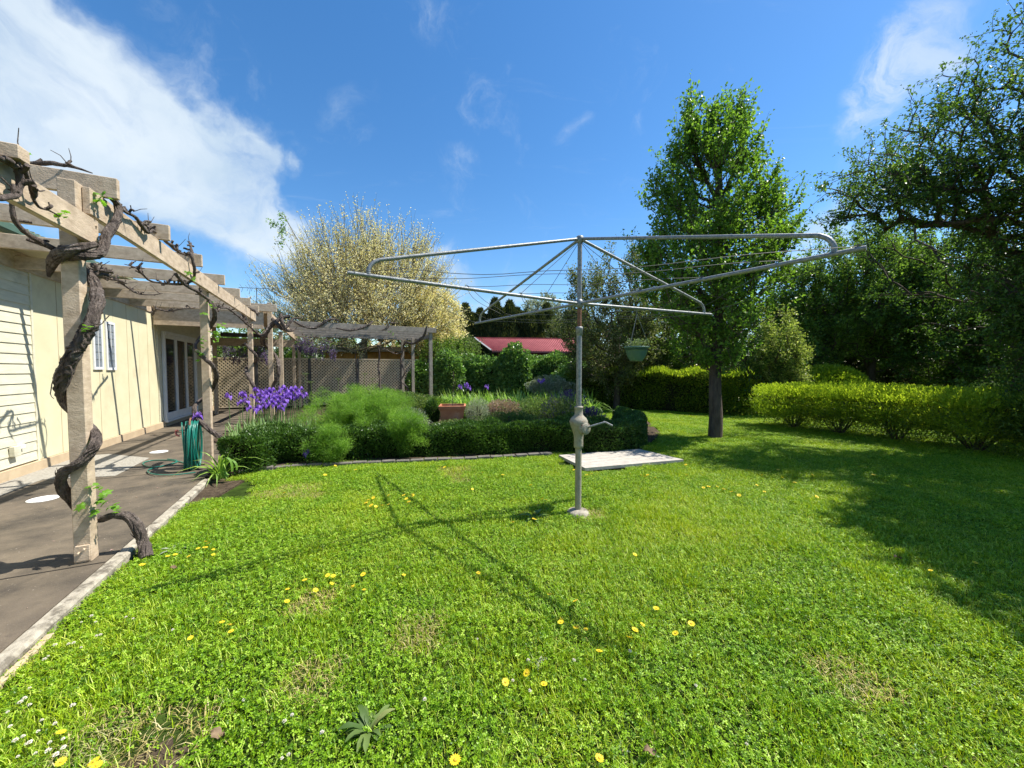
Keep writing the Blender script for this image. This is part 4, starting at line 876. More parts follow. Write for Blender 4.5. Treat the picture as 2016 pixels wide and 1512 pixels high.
rng = np.random.default_rng(43); T_ = ell_targets(rng, 230, (-4.2, 18.6, 3.6), (1.9, 1.6, 1.75), .2, .3, 1.4); base = np.array([-4.2, 18.6, 0])
tree('golden_shrub', 'denser golden yellow shrub at the right foot of the pale golden tree', 'shrub', base, [base - [0, 0, .1], base + [0, 0, .6], base + [0, 0, 1.2], base + [.1, 0, 1.9]], T_, .1, .008, None, (M['bark_pale'], M['l_gold']), 44, shoots=3, slen=.4, sup=.6, nl=24, lsize=.09, lw=.7, spread=.06, sr=.006)
# green suckers at the upper left of the golden tree
rng = np.random.default_rng(45); tips_ = np.vstack([A(556 + rng.normal(0, 4), 420 + k * 5, 17.5) for k in range(14)] + [A(530 + k * 4, 437 + k * 2.6, 17.5) for k in range(8)])
P = np.repeat(tips_, 12, 0) + rng.normal(0, .08, (12 * len(tips_), 3)); th = Thing('leafy_sucker', A(600, 500, 17.6), 'long green leafy shoot sticking out at the upper left of the golden tree', 'branch')
leaf_obj('foliage', P, rand_dir(rng, len(P)) + [0, 0, .6], rng.uniform(.07, .13, len(P)), .6, M['l_pear'], th, rng)
MB().tube(catmull([A(620, 520, 18), A(585, 470, 17.6), A(560, 425, 17.5)], .1), [.02] * len(catmull([A(620, 520, 18), A(585, 470, 17.6), A(560, 425, 17.5)], .1)), 5).tube(catmull([A(585, 470, 17.6), A(555, 450, 17.5), A(530, 437, 17.5)], .1), .01, 5).build('stem', M['bark_pale'], th)

# ---- background trees on the right
def bgtree(label, px, Y, ztop, w, mat, seed, zb=.6, n=260, lsize=.11, name='garden_tree', depth=None, nl=24, bark='bark', sup=.7, cat='tree', group='trees along the back of the garden', rag=.2, z0=0, slen=.5):
    rng = np.random.default_rng(seed); x = (px - CX) / F * Y * 1.0; h = ztop - zb; base = np.array([x, Y, 0])
    T_ = ell_targets(rng, n, (x, Y, zb + h / 2), (w, depth or w * .75, h / 2), rag, .35, .25)
    k = zb + h * .45
    trunk = [base - [0, 0, .1], base + [0, 0, k * .35], base + [.03, 0, k * .7], base + [0, 0, k]]
    return tree(name, label, cat, base, trunk, T_, min(.16, .05 * h), .009, None, (M[bark], M[mat]), seed + 1, shoots=2, slen=slen, sup=sup, nl=nl, lsize=lsize, lw=.6, spread=.07, sag=.1, sr=.006, group=group)
bgtree('tall olive brown shrubby tree behind the clothesline mast with pale blossom', 1215, 14.5, 5.3, 1.9, 'l_photinia', 51, zb=.5, n=420, lsize=.085, nl=26)
bgtree('leafy olive tree left of the mast above the red roof end', 1108, 27, 5.0, 1.8, 'l_photinia', 53, n=170, lsize=.11)
bgtree('dense green tree between the blossom tree and the upright lawn tree', 1345, 15.5, 4.8, 2.0, 'l_mid', 55, zb=.4, n=330)
bgtree('mid green tree just right of the upright lawn tree', 1585, 15.0, 5.6, 1.7, 'l_mid', 57, n=330)
bgtree('bushy light green tree with feathery upright tips below the clothesline arm', 1715, 14.5, 6.5, 2.1, 'l_mid', 59, zb=1.9, n=420, sup=1.3, slen=.7)
bgtree('bushy dark tree behind the shade tree trunk', 1880, 13.5, 6.3, 2.3, 'l_dark', 61, zb=.3, n=420)
bgtree('low shadowed tree at far right behind the lime hedge', 2040, 11.5, 4.6, 1.8, 'l_dark', 63, zb=.2, n=260)
bgtree('dark foliage backdrop standing in for shade deep behind the lime hedge gap', 1640, 19.5, 5.2, 3.2, 'l_conifer', 65, zb=.0, n=420, lsize=.14)  # dark backdrop added where only deep shade lies
bgtree('dark foliage backdrop standing in for shade deep behind the round shrub at right', 1800, 18.5, 5.2, 3.2, 'l_conifer', 67, zb=.0, n=420, lsize=.14)  # second dark backdrop added in place of the shaded void
bgtree('dark evergreen behind the gold edged hedge', 1450, 19, 4.8, 2.8, 'l_conifer', 69, zb=.0, n=330, lsize=.14)
bgtree('pale flowering shrub with yellow tips between the trees', 1540, 12.6, 3.2, .85, 'l_pale', 71, zb=.4, n=150, lsize=.075, name='flowering_shrub', cat='shrub', group=None, slen=.3)
bgtree('dark glossy shrub under the pale flowering shrub', 1500, 12.9, 2.2, 1.0, 'l_box', 73, zb=.1, n=150, lsize=.08, name='garden_shrub', cat='shrub', group=None)
bgtree('dark evergreen filling the gap behind the blossom tree', 1235, 21, 4.6, 2.6, 'l_conifer', 85, zb=.0, n=330, lsize=.14)
bgtree('low dark green shrubs beyond the lattice fence under the golden tree', 690, 25, 3.6, 5.5, 'l_mid', 87, zb=.0, n=420, lsize=.14, name='garden_shrub', group=None, depth=1.5)
bgtree('thin pale leafed tree top showing above the conifer row', 1070, 33, 8.0, 2.2, 'l_silver', 75, zb=4, n=120, lsize=.16, name='distant_tree', group=None)
bgtree('olive green shrub left of the red roof', 915, 19.5, 3.0, .9, 'l_herb', 77, zb=.3, n=120, lsize=.09, name='garden_shrub', cat='shrub', group=None)
bgtree('dark green mass of foliage behind the patio roof and wisteria', 480, 20, 3.6, 3.2, 'l_mid', 83, zb=.3, n=300, lsize=.12, name='garden_tree', group=None)
bgtree('dark green shrub at the end of the grey pergola', 875, 17.4, 2.8, 1.0, 'l_mid', 79, zb=.3, n=150, lsize=.09, name='garden_shrub', cat='shrub', group=None)
# ---- conifer row
rng = np.random.default_rng(81)
con = None
for i in range(19):
    px = 888 + i * 14.5; Y = 29 + rng.uniform(-.6, .6); x = (px - CX) / F * Y; h = rng.uniform(5.5, 7.0); 
    if i > 13: h *= .92
    if i % 5 == 0 or con is None:
        th = Thing('cypress_tree', (0, 0, 0), 'narrow dark cypress in the tall row behind the red roofed shed', 'tree', 'cypress trees in a row')
        n = 9000; z = rng.random(n) ** .85; r = .80 * (1 - z) ** .38 * (1 + .25 * np.sin(z * 23 + rng.random(n))) * (.55 + .45 * rng.random(n)); a = rng.uniform(0, 6.28, n)
        P = np.c_[r * np.cos(a) * 1.15, r * np.sin(a), z * 6.0]; D = np.c_[np.cos(a) * .35, np.sin(a) * .35, np.full(n, 1.0)] + rng.normal(0, .25, (n, 3))
        leaf_obj('crown', P, D, rng.uniform(.16, .38, n), .22, M['l_conifer'], th, rng)
        MB().tube([(0, 0, -.1), (0, 0, 3), (0, 0, 5.6)], [.12, .08, .02], 7).build('trunk', M['bark'], th)
        con = th.o; con.location = (x, Y, 0); con.scale = (1, 1, h / 6)
    else:
        c = copytree(con, (x, Y, 0), rng.uniform(0, 6.28)); c.scale = (1, 1, h / 6)

# ---- generic shell foliage
def shell(name, label, cat, P, out, mat, lsize, lw, seed, base, core=None, group=None, up=.5, twig=None, partname='foliage', flat=.5):
    rng = np.random.default_rng(seed); th = Thing(name, base, label, cat, group); n = len(P)
    D = out * .8 + rand_dir(rng, n) * .8 + np.array([0, 0, up])
    leaf_obj(partname, P, D, lsize * rng.uniform(.6, 1.35, n), lw, mat, th, rng, flat=flat)
    return th, rng
def bushpts(rng, n, c, rad, amp=.10, thick=.35, fr=3.0, zmin=0):
    d = rand_dir(rng, int(n * 1.5)); lf = lumps(rng, 9, amp, fr); lf2 = lumps(rng, 9, amp * .45, fr * 3)
    r = (1 + lf(d) + lf2(d)) * (1 - thick * rng.random(len(d)) ** 1.6); P = np.array(c) + d * np.array(rad) * r[:, None]
    k = P[:, 2] > zmin; return P[k][:n], d[k][:n]
def bush(name, label, cat, c, rad, n, lsize, lw, mat, seed, zmin=0, amp=.1, group=None, up=.5, stems=6, thick=.35, core=True, fr=3.0, bark='bark'):
    rng = np.random.default_rng(seed); P, d = bushpts(rng, n, c, rad, amp, thick, fr, zmin); base = (c[0], c[1], GZ)
    th, rng = shell(name, label, cat, P, d, M[mat], lsize, lw, seed + 1, base, group=group, up=up)
    mb = MB(); 
    for k in range(stems):
        e = np.array(c) + unit(rng.normal(0, 1, 3) * [1, 1, .5] + [0, 0, .5]) * np.array(rad) * .8; b0 = np.array([c[0] + rng.normal(0, rad[0] * .12), c[1] + rng.normal(0, rad[1] * .12), GZ])
        mb.tube(catmull([b0, b0 * .5 + e * .5 + rng.normal(0, .05 * rad[0], 3), e], .08), .008 + .012 * rad[2], 5)
    mb.build('stems', M[bark], th)
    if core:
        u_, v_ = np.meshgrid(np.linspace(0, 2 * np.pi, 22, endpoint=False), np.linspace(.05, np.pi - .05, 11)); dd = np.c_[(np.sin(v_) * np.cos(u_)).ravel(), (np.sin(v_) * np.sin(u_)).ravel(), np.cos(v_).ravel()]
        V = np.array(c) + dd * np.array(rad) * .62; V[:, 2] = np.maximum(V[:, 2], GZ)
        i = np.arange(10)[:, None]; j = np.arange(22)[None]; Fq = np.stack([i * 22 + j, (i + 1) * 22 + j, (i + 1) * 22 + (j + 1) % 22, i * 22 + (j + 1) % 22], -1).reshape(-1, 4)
        link_mesh('dark_core', V, [Fq], M['core'], th.o, th.loc, True)  # solid dark core added inside the leaf shell, no separate twigs
    return th
def hedge(name, label, path, w, h, n, lsize, lw, mat, seed, z0=GZ, amp=.05, up=.6, cat='hedge', group=None, topmat=None, fr=3.0, base_in=.0):
    rng = np.random.default_rng(seed); pp = catmull([np.array([p[0], p[1], 0.0]) for p in path], .05); L_ = np.concatenate([[0], np.cumsum(np.linalg.norm(np.diff(pp, axis=0), axis=1))])
    hw = w / 2; end = hw
    s_ = rng.uniform(-end, L_[-1] + end, n); sc_ = np.clip(s_, 0, L_[-1]); C0 = np.stack([np.interp(sc_, L_, pp[:, k]) for k in range(3)], 1)
    T = unit(np.gradient(pp, axis=0)); Ti = unit(np.stack([np.interp(sc_, L_, T[:, k]) for k in range(3)], 1)); Ni = np.c_[-Ti[:, 1], Ti[:, 0], np.zeros(n)]
    per = 2 * h + w; q = rng.uniform(0, per, n); side = np.where(q < h, -1, np.where(q > h + w, 1, 0)); lat = np.where(side == -1, -hw, np.where(side == 1, hw, q - h - hw)); zz = np.where(side == 0, h, np.where(side == -1, q, q - h - w))
    # round the shoulders and ends
    e = np.clip(np.abs(s_ - sc_) / end, 0, 1); lat = lat * np.sqrt(np.maximum(0, 1 - e ** 2)); rs = .12
    sh = np.clip((zz - (h - rs)) / rs, 0, 1); lat = lat * np.where(side != 0, 1 - .18 * sh ** 2, 1)
    zz = zz - np.where(side == 0, .35 * rs * (np.abs(lat) / hw) ** 4, 0); lat = lat * (1 - base_in * (1 - zz / h))
    out = Ni * np.sign(lat)[:, None] * (side != 0)[:, None] + np.array([0, 0, 1.0]) * (side == 0)[:, None] + Ti * (np.sign(s_ - sc_) * e)[:, None]; out = unit(out)
    P = C0 + Ni * lat[:, None] + Ti * (s_ - sc_)[:, None]; P[:, 2] = z0 + zz
    lf = lumps(rng, 12, amp, fr * 2.2); lf2 = lumps(rng, 12, amp * .6, fr * 7); P = P + out * (lf(P) + lf2(P) - .10 * rng.random(n) ** 1.8)[:, None]
    P[:, 2] = np.maximum(P[:, 2], z0 + .01)
    th, rng = shell(name, label, cat, P, out, M[mat], lsize, lw, seed + 1, (pp[0][0], pp[0][1], z0), group=group, up=up)
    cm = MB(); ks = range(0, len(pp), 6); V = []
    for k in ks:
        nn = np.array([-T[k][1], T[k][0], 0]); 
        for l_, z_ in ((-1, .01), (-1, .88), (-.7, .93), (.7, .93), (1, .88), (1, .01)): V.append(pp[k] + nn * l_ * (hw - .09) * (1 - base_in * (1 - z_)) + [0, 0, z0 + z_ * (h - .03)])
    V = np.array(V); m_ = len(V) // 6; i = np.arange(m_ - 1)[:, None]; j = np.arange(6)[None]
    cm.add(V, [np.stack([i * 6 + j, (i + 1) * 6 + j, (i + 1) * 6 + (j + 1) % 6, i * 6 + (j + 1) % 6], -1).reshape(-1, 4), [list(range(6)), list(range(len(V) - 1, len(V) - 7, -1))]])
    cm.build('dark_core', M['core'], th)  # solid dark filling added under the hedge leaves, no separate twigs
    return th
# low box hedge round the bed
bxp = [W(-1.18, 6.75), G(520, 912) + [0, .25, 0], G(620, 905) + [0, .28, 0], G(700, 902) + [0, .3, 0], G(850, 896) + [0, .3, 0], G(1000, 889) + [0, .32, 0], G(1120, 888) + [0, .32, 0], G(1215, 888) + [0, .30, 0], G(1262, 868) + [-.18, .1, 0], G(1258, 845) + [-.25, .1, 0]]
hedge('box_hedge', 'low clipped dark box hedge edging the flower bed beside the lawn', bxp, .60, .53, 110000, .038, .62, 'l_box', 90, amp=.070, fr=1.7)
# gold edged hedge left, behind the lawn
hedge('clipped_hedge', 'tall shaded hedge with golden top growth coloured as if sunlit behind the clothesline', [(2.6, 15.9), (4.4, 15.0), (6.2, 13.9), (7.4, 13.0)], 1.3, 1.42, 42000, .085, .42, 'l_hedge', 92, amp=.08, fr=1.2)
# yellow tips on that hedge, lime colour standing in for sun on its top
rng = np.random.default_rng(94); 
rng = np.random.default_rng(95); hp_ = bpy.data.objects['clipped_hedge']; k_ = 5200; f_ = rng.random(k_); xa = 3.4 + f_ * 4.2; ya = 15.9 - (xa - 2.6) * .62 - .35 + rng.normal(0, .35, k_)
leaf_obj('sun_tinted_tips', np.c_[xa, ya, 1.34 + .09 * np.sin(xa * 5) + rng.uniform(-.04, .16, k_)], rand_dir(rng, k_) * .5 + [0, 0, 1], rng.uniform(.06, .13, k_), .32, M['l_lime'], hp_, rng)
bush('lime_shrub', 'small yellow green shrub at the right end of the tall shaded hedge', 'shrub', (8.0, 12.9, .55), (.75, .7, .75), 6000, .07, .45, 'l_lime', 96, amp=.12)
# lime hedge row on bare stems, right
lab = ['leftmost lime green shrub of the clipped row, round end nearest the lawn tree', 'second lime green shrub from the left in the clipped row on bare stems', 'third lime green shrub in the clipped row, where the tree shade begins', 'fourth shrub of the clipped row, shaded by the large tree', 'last dark shaded shrub of the clipped row at the right edge']
lime = [(7.55, 9.85, .95), (8.02, 9.0, .9), (8.45, 8.05, .9), (8.85, 7.0, .9), (9.3, 6.0, .95)]
for k, (x, y, w) in enumerate(lime):
    rng = np.random.default_rng(100 + k); n = 15000; c = (x, y, .72)
    d = rand_dir(rng, n); dd = np.sign(d) * np.abs(d) ** .72; lf = lumps(rng, 10, .14, 3.5); lf2 = lumps(rng, 10, .10, 9)
    r = (1 + lf(d) + lf2(d)) * (1 - .75 * rng.random(n) ** 1.4); P = np.array(c) + dd * np.array([w * .98, w * .80, .44]) * r[:, None]; P[:, 2] -= np.where(P[:, 2] < .8, .12 * rng.random(n), 0)
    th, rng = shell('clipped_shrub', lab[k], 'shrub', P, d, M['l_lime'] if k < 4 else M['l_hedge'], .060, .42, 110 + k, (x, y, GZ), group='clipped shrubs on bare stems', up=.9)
    mb = MB()
    for q in range(15):
        a = rng.uniform(0, 6.28); e = np.array([x + math.cos(a) * w * rng.uniform(.3, .85), y + math.sin(a) * w * rng.uniform(.3, .7), rng.uniform(.62, .95)]); b0 = np.array([x + .05 * math.cos(a), y + .05 * math.sin(a), GZ])
        md = b0 * .55 + e * .45 + rng.normal(0, .05, 3); mb.tube(catmull([b0, md, e], .06), np.linspace(.017, .006, len(catmull([b0, md, e], .06))), 6, groove=.05, seed=q)
        e2 = md + (e - md) * .5 + rng.normal(0, .16, 3); e2[2] = abs(e2[2]) + .2; mb.tube(catmull([md, e2], .08), .005, 5)
    mb.build('stems', M['bark'], th, True)
    n = 5200; P = np.c_[rng.normal(x, w * .5, n), rng.normal(y, .45, n), rng.uniform(0, .75, n) ** .9]
    leaf_obj('low_shoots', P, rand_dir(rng, n) + [0, 0, .8], rng.uniform(.03, .06, n), .4, M['l_hedge'], th, rng)
bush('round_shrub', 'rounded bright green shrub showing above the lime hedge row', 'shrub', (11.3, 13.2, .75), (1.35, 1.1, .88), 12000, .12, .42, 'l_lime', 120, amp=.06)
# ---- climbers on the fence
for i, (px, w, ytop, Y, lb, n) in enumerate(((878, .75, 692, 16.2, 'upright column of ivy on the fence behind the grey pergola posts', 8000), (952, .95, 699, 16.9, 'low dark ivy covering the fence left of the tall mound', 8500), (1008, .72, 679, 16.6, 'tallest mound of broad leaved creeper in front of the red roof', 11000), (1085, 1.25, 686, 17.0, 'wide leafy creeper under the right half of the red roof', 12000), (1118, .7, 722, 15.6, 'small arch of creeper hanging low near the clothesline mast', 4500), (826, .5, 700, 16.4, 'dark ivy patch between the grey pergola posts', 3500))):
    x = (px - CX) / F * Y; zt = EYE + (728 - ytop) * Y / F + .05; h = (zt - .15) / 2 * .93
    bush('creeper', lb, 'creeper', (x, Y, .15 + h * .93), (w * 1.12, .5, h), n, .10, .85, 'l_ivy', 130 + i * 3, amp=.20, group='creepers covering the fence', up=.1, thick=.4, fr=4.5)
hedge('creeper', 'continuous curtain of ivy covering the fence behind the mounds', [(-3.0, 17.05), (0, 17.35), (3.2, 17.9)], .5, 1.85, 30000, .10, .85, 'l_ivy', 147, amp=.16, fr=1.5, cat='creeper', up=.1, group='creepers covering the fence')
# ---- plants in the bed
def strap_clump(name, label, cat, c, nleaf, ln, wd, mat, seed, arch=.5, group=None, upm=1.0):
    rng = np.random.default_rng(seed); th = Thing(name, c, label, cat, group); V = []; Fq = []; rn = []; n0 = 0
    for k in range(nleaf):
        a = rng.uniform(0, 6.28); L_ = ln * rng.uniform(.6, 1.2); w = wd * rng.uniform(.7, 1.2); out = np.array([math.cos(a), math.sin(a), 0]); sd = np.array([-out[1], out[0], 0]); ar = arch * rng.uniform(.3, 1.3)
        b0 = np.array(c) + out * rng.uniform(0, .06) + rng.normal(0, .02, 3) * [1, 1, 0]; r_ = rng.random()
        for s_ in np.linspace(0, 1, 6):
            p = b0 + out * (L_ * ar * s_ ** 1.6 * .8) + np.array([0, 0, 1]) * L_ * (s_ * upm - ar * .75 * s_ ** 2.6); ww = w * (1 - s_ ** 2.5) * .5 + .0005
            V += [p - sd * ww, p + out * 0 + [0, 0, -ww * .5], p + sd * ww]; rn += [r_] * 3
        for q in range(5): i = n0 + q * 3; Fq += [[i, i + 1, i + 4, i + 3], [i + 1, i + 2, i + 5, i + 4]]
        n0 += 18
    link_mesh('leaves', V, [Fq], M[mat], th.o, th.loc, False, rn); return th, rng
bush('fennel', 'big feathery bright green fennel bush with yellow flower heads above the box hedge', 'herb', (-2.72, 7.55, .55), (1.25, .75, .42), 10, .05, .2, 'l_fennel', 150, core=False)
fen = bpy.data.objects['fennel']; fl = np.array(fen.location)
for ch in list(fen.children): bpy.data.objects.remove(ch)
rng = np.random.default_rng(151); npf = 560
pc = np.vstack([bushpts(rng, 420, (-2.95, 7.25, .66), (1.08, .72, .54), .16, .9, 3, .15)[0], bushpts(rng, 85, (-3.0, 5.98, .30), (.30, .16, .40), .15, .9, 3, .0)[0], bushpts(rng, 80, (-1.85, 6.35, .48), (.38, .2, .34), .15, .9, 3, .1)[0]])
k = 190; ids = np.repeat(np.arange(len(pc)), k); dd = rand_dir(rng, len(ids)) * [1, 1, .8]; rr = rng.random(len(ids)) ** .6 * .105
P = pc[ids] + dd * rr[:, None]; V, Fq = leaves_np(P, dd + rand_dir(rng, len(ids)) * .7 + [0, 0, .35], rng.uniform(.03, .075, len(ids)), .075, rng)
rn = np.repeat(np.clip(rng.random(len(pc))[ids] * .55 + rng.random(len(ids)) * .45, 0, 1), 4)
link_mesh('fronds', V, [Fq], M['l_fennel'], fen, fl, False, rn)
mb = MB()
for q in range(60):
    e = pc[rng.integers(0, len(pc))]; b0 = np.array([e[0] * .6 - 2.75 * .4, e[1] * .6 + 7.4 * .4, 0]); mb.tube(catmull([b0, b0 * .4 + e * .6 + rng.normal(0, .04, 3), e], .06), .006, 5)
mb.build('stems', M['l_strap'], fen)
for px, py, Yd in ((602, 735, 8.0), (612, 751, 8.0), (666, 745, 8.1), (718, 735, 8.2), (733, 745, 8.2), (722, 762, 8.1), (755, 758, 8.1), (736, 770, 8.0), (790, 770, 8.0), (635, 772, 7.6), (640, 770, 7.6), (704, 791, 7.6), (760, 800, 7.6), (700, 765, 7.8)):
    c = A(px, py, Yd); mb = MB(); bl = np.array([c[0] + rng.normal(0, .05), c[1], .5]); mb.tube(catmull([bl, c - [0, 0, .06]], .06), .004, 5)
    for q in range(16):
        a = q * 2.4; r_ = .012 * q ** .65 * 1.2; e = c + [r_ * math.cos(a), r_ * math.sin(a), rng.normal(0, .004)]; mb.tube([c - [0, 0, .05], e], .0012, 4); mb.lathe([(.002, -.003), (.009, 0), (.003, .004)], e, 5)
    mb.build('flower_head', M['l_pale'], fen)
# irises
def iris(label=None):
    th = Thing('iris', (0, 0, 0), 'tall purple bearded iris flowering above strap leaves near the pergola', 'iris', 'purple irises beside the fennel'); rng = np.random.default_rng(160)
    MB().tube(catmull([(0, 0, -.75), (.01, .005, -.4), (0, 0, -.02)], .05), .006, 6).build('stem', M['l_iris'], th)
    for q in range(6):
        a = q * math.pi / 3 + .2; up = q % 2 == 0; o_ = np.array([math.cos(a), math.sin(a), 0]); sd = np.array([-o_[1], o_[0], 0]); V = []; n_ = 6
        for s_ in np.linspace(0, 1, n_):
            if up: p = o_ * (.018 + .035 * math.sin(s_ * 2.6)) + np.array([0, 0, .105 * s_])
            else: p = o_ * (.01 + .075 * s_ ** .8) + np.array([0, 0, .03 + .03 * math.sin(s_ * 2.2) - .10 * s_ ** 2.2])
            w = .036 * math.sin(min(1, s_ * .9 + .12) * math.pi) + .004
            for l_ in (-1, -.35, .35, 1): V.append(p + sd * w * l_ + o_ * .006 * abs(l_) * rng.uniform(-1, 1) + [0, 0, rng.normal(0, .004)])
        i = np.arange(n_ - 1)[:, None]; j = np.arange(3)[None]; mb = MB(); mb.add(V, [np.stack([i * 4 + j, i * 4 + j + 1, (i + 1) * 4 + j + 1, (i + 1) * 4 + j], -1).reshape(-1, 4)])
        ob = mb.build('petal', M['petal_p'], th); a_ = ob.data.attributes.new('rnd', 'FLOAT', 'POINT'); a_.data.foreach_set('value', rng.uniform(.1, .9, len(V)).astype(np.float32))
    return th
ir = iris(); irs = [(450, 780, 7.3), (478, 777, 7.9), (472, 792, 7.8), (490, 803, 7.6), (504, 767, 8.4), (512, 778, 8.2), (520, 786, 8.0), (527, 797, 7.9), (536, 768, 8.5), (543, 777, 8.3), (546, 790, 8.1), (553, 803, 7.9), (556, 765, 8.5), (564, 775, 8.3), (572, 768, 8.4), (579, 766, 8.5), (586, 773, 8.3), (592, 765, 8.4), (600, 778, 8.1), (531, 775, 8.4), (516, 770, 8.5), (562, 787, 8.1), (507, 806, 7.6), (389, 819, 5.6), (604, 892, 5.95), (538, 783, 8.1), (549, 772, 8.4), (567, 780, 8.2), (575, 779, 8.3), (583, 783, 8.2), (525, 778, 8.3), (590, 777, 8.2), (534, 790, 8.0), (541, 797, 8.0), (509, 790, 8.1), (558, 795, 8.0), (545, 783, 8.2), (497, 780, 8.0), (485, 790, 7.8), (556, 781, 8.2), (519, 796, 8.0), (529, 769, 8.4)]
rng = np.random.default_rng(161)
for k, (px, py, Y) in enumerate(irs):
    c = A(px, py + 3, Y)
    if k == 0: ir.o.location = c; ir.o.rotation_euler = (0, 0, .4); ir.o.scale = (1.0,) * 3
    else:
        q = copytree(ir.o, c, rng.uniform(0, 6.28), scale=rng.uniform(.8, 1.2) if k not in (23, 24) else .85)
        if k == 23: q['label'] = 'single purple iris drooping over the green hose coil'
        if k == 24: q['label'] = 'lone low purple iris at the lawn edge in front of the box hedge'
for px, py, Y in ((906, 764, 13.5), (918, 760, 13.5), (923, 766, 13.4), (958, 764, 13.6), (1062, 753, 14), (1069, 752, 14), (836, 788, 12.5)):
    q = copytree(ir.o, A(px, py, Y), rng.uniform(0, 6.28), label='distant violet iris among the strap leaves in front of the creeper', group='violet irises before the creeper', scale=1.3)
th, _ = strap_clump('iris_leaves', 'clump of upright grey green iris leaves behind the hedge corner', 'plant', (-4.35, 7.35, GZ), 2, .75, .03, 'l_iris', 170); bpy.data.objects.remove(list(th.o.children)[0])
V = []; 
def strap_field(th, cs, ln, wd, mat, seed, arch, name='leaves'):
    rng = np.random.default_rng(seed); n = len(cs); a = rng.uniform(0, 6.28, n); out = np.c_[np.cos(a), np.sin(a), np.zeros(n)]; sd = np.c_[-out[:, 1], out[:, 0], np.zeros(n)]; L_ = ln * rng.uniform(.6, 1.15, n); ar = arch * rng.uniform(.2, 1.3, n); w = wd * rng.uniform(.7, 1.2, n)
    K = 6; S_ = np.linspace(0, 1, K); V = np.empty((n, K, 2, 3))
    for i, s_ in enumerate(S_):
        p = cs + out * (L_ * ar * s_ ** 1.6 * .8)[:, None] + np.array([0, 0, 1]) * (L_ * (s_ - ar * .75 * s_ ** 2.6))[:, None]; ww = (w * (1 - s_ ** 2.5) * .5 + .0005)[:, None]
        V[:, i, 0] = p - sd * ww; V[:, i, 1] = p + sd * ww
    b_ = (np.arange(n) * K * 2)[:, None, None]; q = np.arange(K - 1)[None, :, None] * 2; Fq = (b_ + q + np.array([0, 1, 3, 2])[None, None]).reshape(-1, 4)
    link_mesh(name, V.reshape(-1, 3), [Fq], M[mat], th.o, th.loc, False, np.repeat(rng.random(n), K * 2))
rng = np.random.default_rng(171)
cs = np.c_[rng.uniform(-5.2, -3.6, 620), rng.uniform(6.6, 8.3, 620), np.full(620, GZ)]; cs[:, 0] -= (cs[:, 1] - 6.6) * .35
strap_field(th, cs, .72, .030, 'l_iris', 172, .35)
th = Thing('daylily_row', (0, 12.8, GZ), 'row of arching pale green strap leaves in front of the creeper fence', 'plant'); tag(th.o, kind='stuff')
rng = np.random.default_rng(173); cs = np.c_[rng.uniform(-2.6, 2.9, 2600), rng.uniform(12.2, 14.2, 2600), np.full(2600, GZ)]; strap_field(th, cs, 1.0, .045, 'l_strap', 174, .9)
cs2 = np.c_[rng.uniform(-5.4, -3.3, 700), rng.uniform(10.5, 12.6, 700), np.full(700, GZ)]; 
th = Thing('leafy_bed_plant', (-4.4, 11.5, GZ), 'low leafy green plants at the foot of the grey pergola', 'plant'); strap_field(th, cs2, .6, .05, 'l_strap', 175, .8)
th, _ = strap_clump('agapanthus', 'arching strap leaved plant hanging over the kerb corner by the hose', 'plant', tuple(W(-1.42, 6.45, GZ)), 26, .62, .040, 'l_strap', 176, .95)
c = G(447, 945); lo = MB()
for k, (r_, h_) in enumerate(((.075, .30), (.06, .26), (.09, .22))):
    a = np.linspace(-.3, 4.4, 16); P = c + np.c_[np.cos(a) * r_ + .01 * k, np.full(16, .02 * k), .16 + np.sin(a) * h_ * .5]; sd = np.array([.25, .95, 0]) * .016
    V = np.empty((16, 2, 3)); V[:, 0] = P - sd; V[:, 1] = P + sd; i = np.arange(15); lo.add(V.reshape(-1, 3), [np.stack([2 * i, 2 * i + 1, 2 * i + 3, 2 * i + 2], -1)])
ob = lo.build('leaf_loop', M['l_strap']); tag(ob, 'curled loops of strap leaf standing on the bare soil beside the kerb end', 'leaf'); 
# shrubs and perennials of the bed
B = lambda nm, lb, px, py, Y, rad, n, ls, lw, mat, sd, **k: bush(nm, lb, k.pop('cat', 'shrub'), (A(px, py, Y)[0], Y, A(px, py, Y)[2]), rad, n, ls, lw, mat, sd, **k)
B('silver_shrub', 'silvery grey twiggy shrub behind the box hedge right of the fennel', 808, 838, 7.4, (.42, .35, .30), 6000, .035, .25, 'l_silver', 200, amp=.2, thick=.8, core=False, stems=14, bark='bark_pale')
B('lavender_bush', 'small silver lavender bush right of the terracotta planter', 940, 812, 8.1, (.28, .25, .26), 3600, .05, .15, 'l_silver', 203, amp=.15, thick=.8, core=False)
B('pink_flowering_bush', 'pinkish flowering bush in the middle of the bed', 990, 806, 8.6, (.38, .3, .22), 3600, .035, .6, 'l_pink', 206, amp=.2, thick=.6, core=False)
B('herb_bush', 'brownish green herb bush just behind the box hedge centre', 1010, 832, 7.6, (.75, .4, .30), 9000, .035, .4, 'l_herb', 209, amp=.2, thick=.7, core=False, stems=16)
B('low_shrub', 'yellow green low shrub in front of the terracotta planter', 890, 852, 7.35, (.60, .3, .22), 9000, .035, .5, 'l_herb', 212, amp=.22, thick=.6, core=False)
B('green_bush', 'bright green mounded bush behind the pink flowers', 945, 812, 9.6, (.85, .5, .20), 9000, .045, .55, 'l_mid', 215, amp=.15)
B('green_bush', 'mixed green bush left of the lavender behind the bed', 1075, 812, 8.8, (.85, .5, .36), 9000, .045, .4, 'l_herb', 218, amp=.18, core=False, thick=.7)
B('dark_box_ball', 'small dark green bush between pergola post and terracotta planter', 850, 818, 8.3, (.17, .17, .34), 3500, .035, .6, 'l_box', 221, amp=.1)
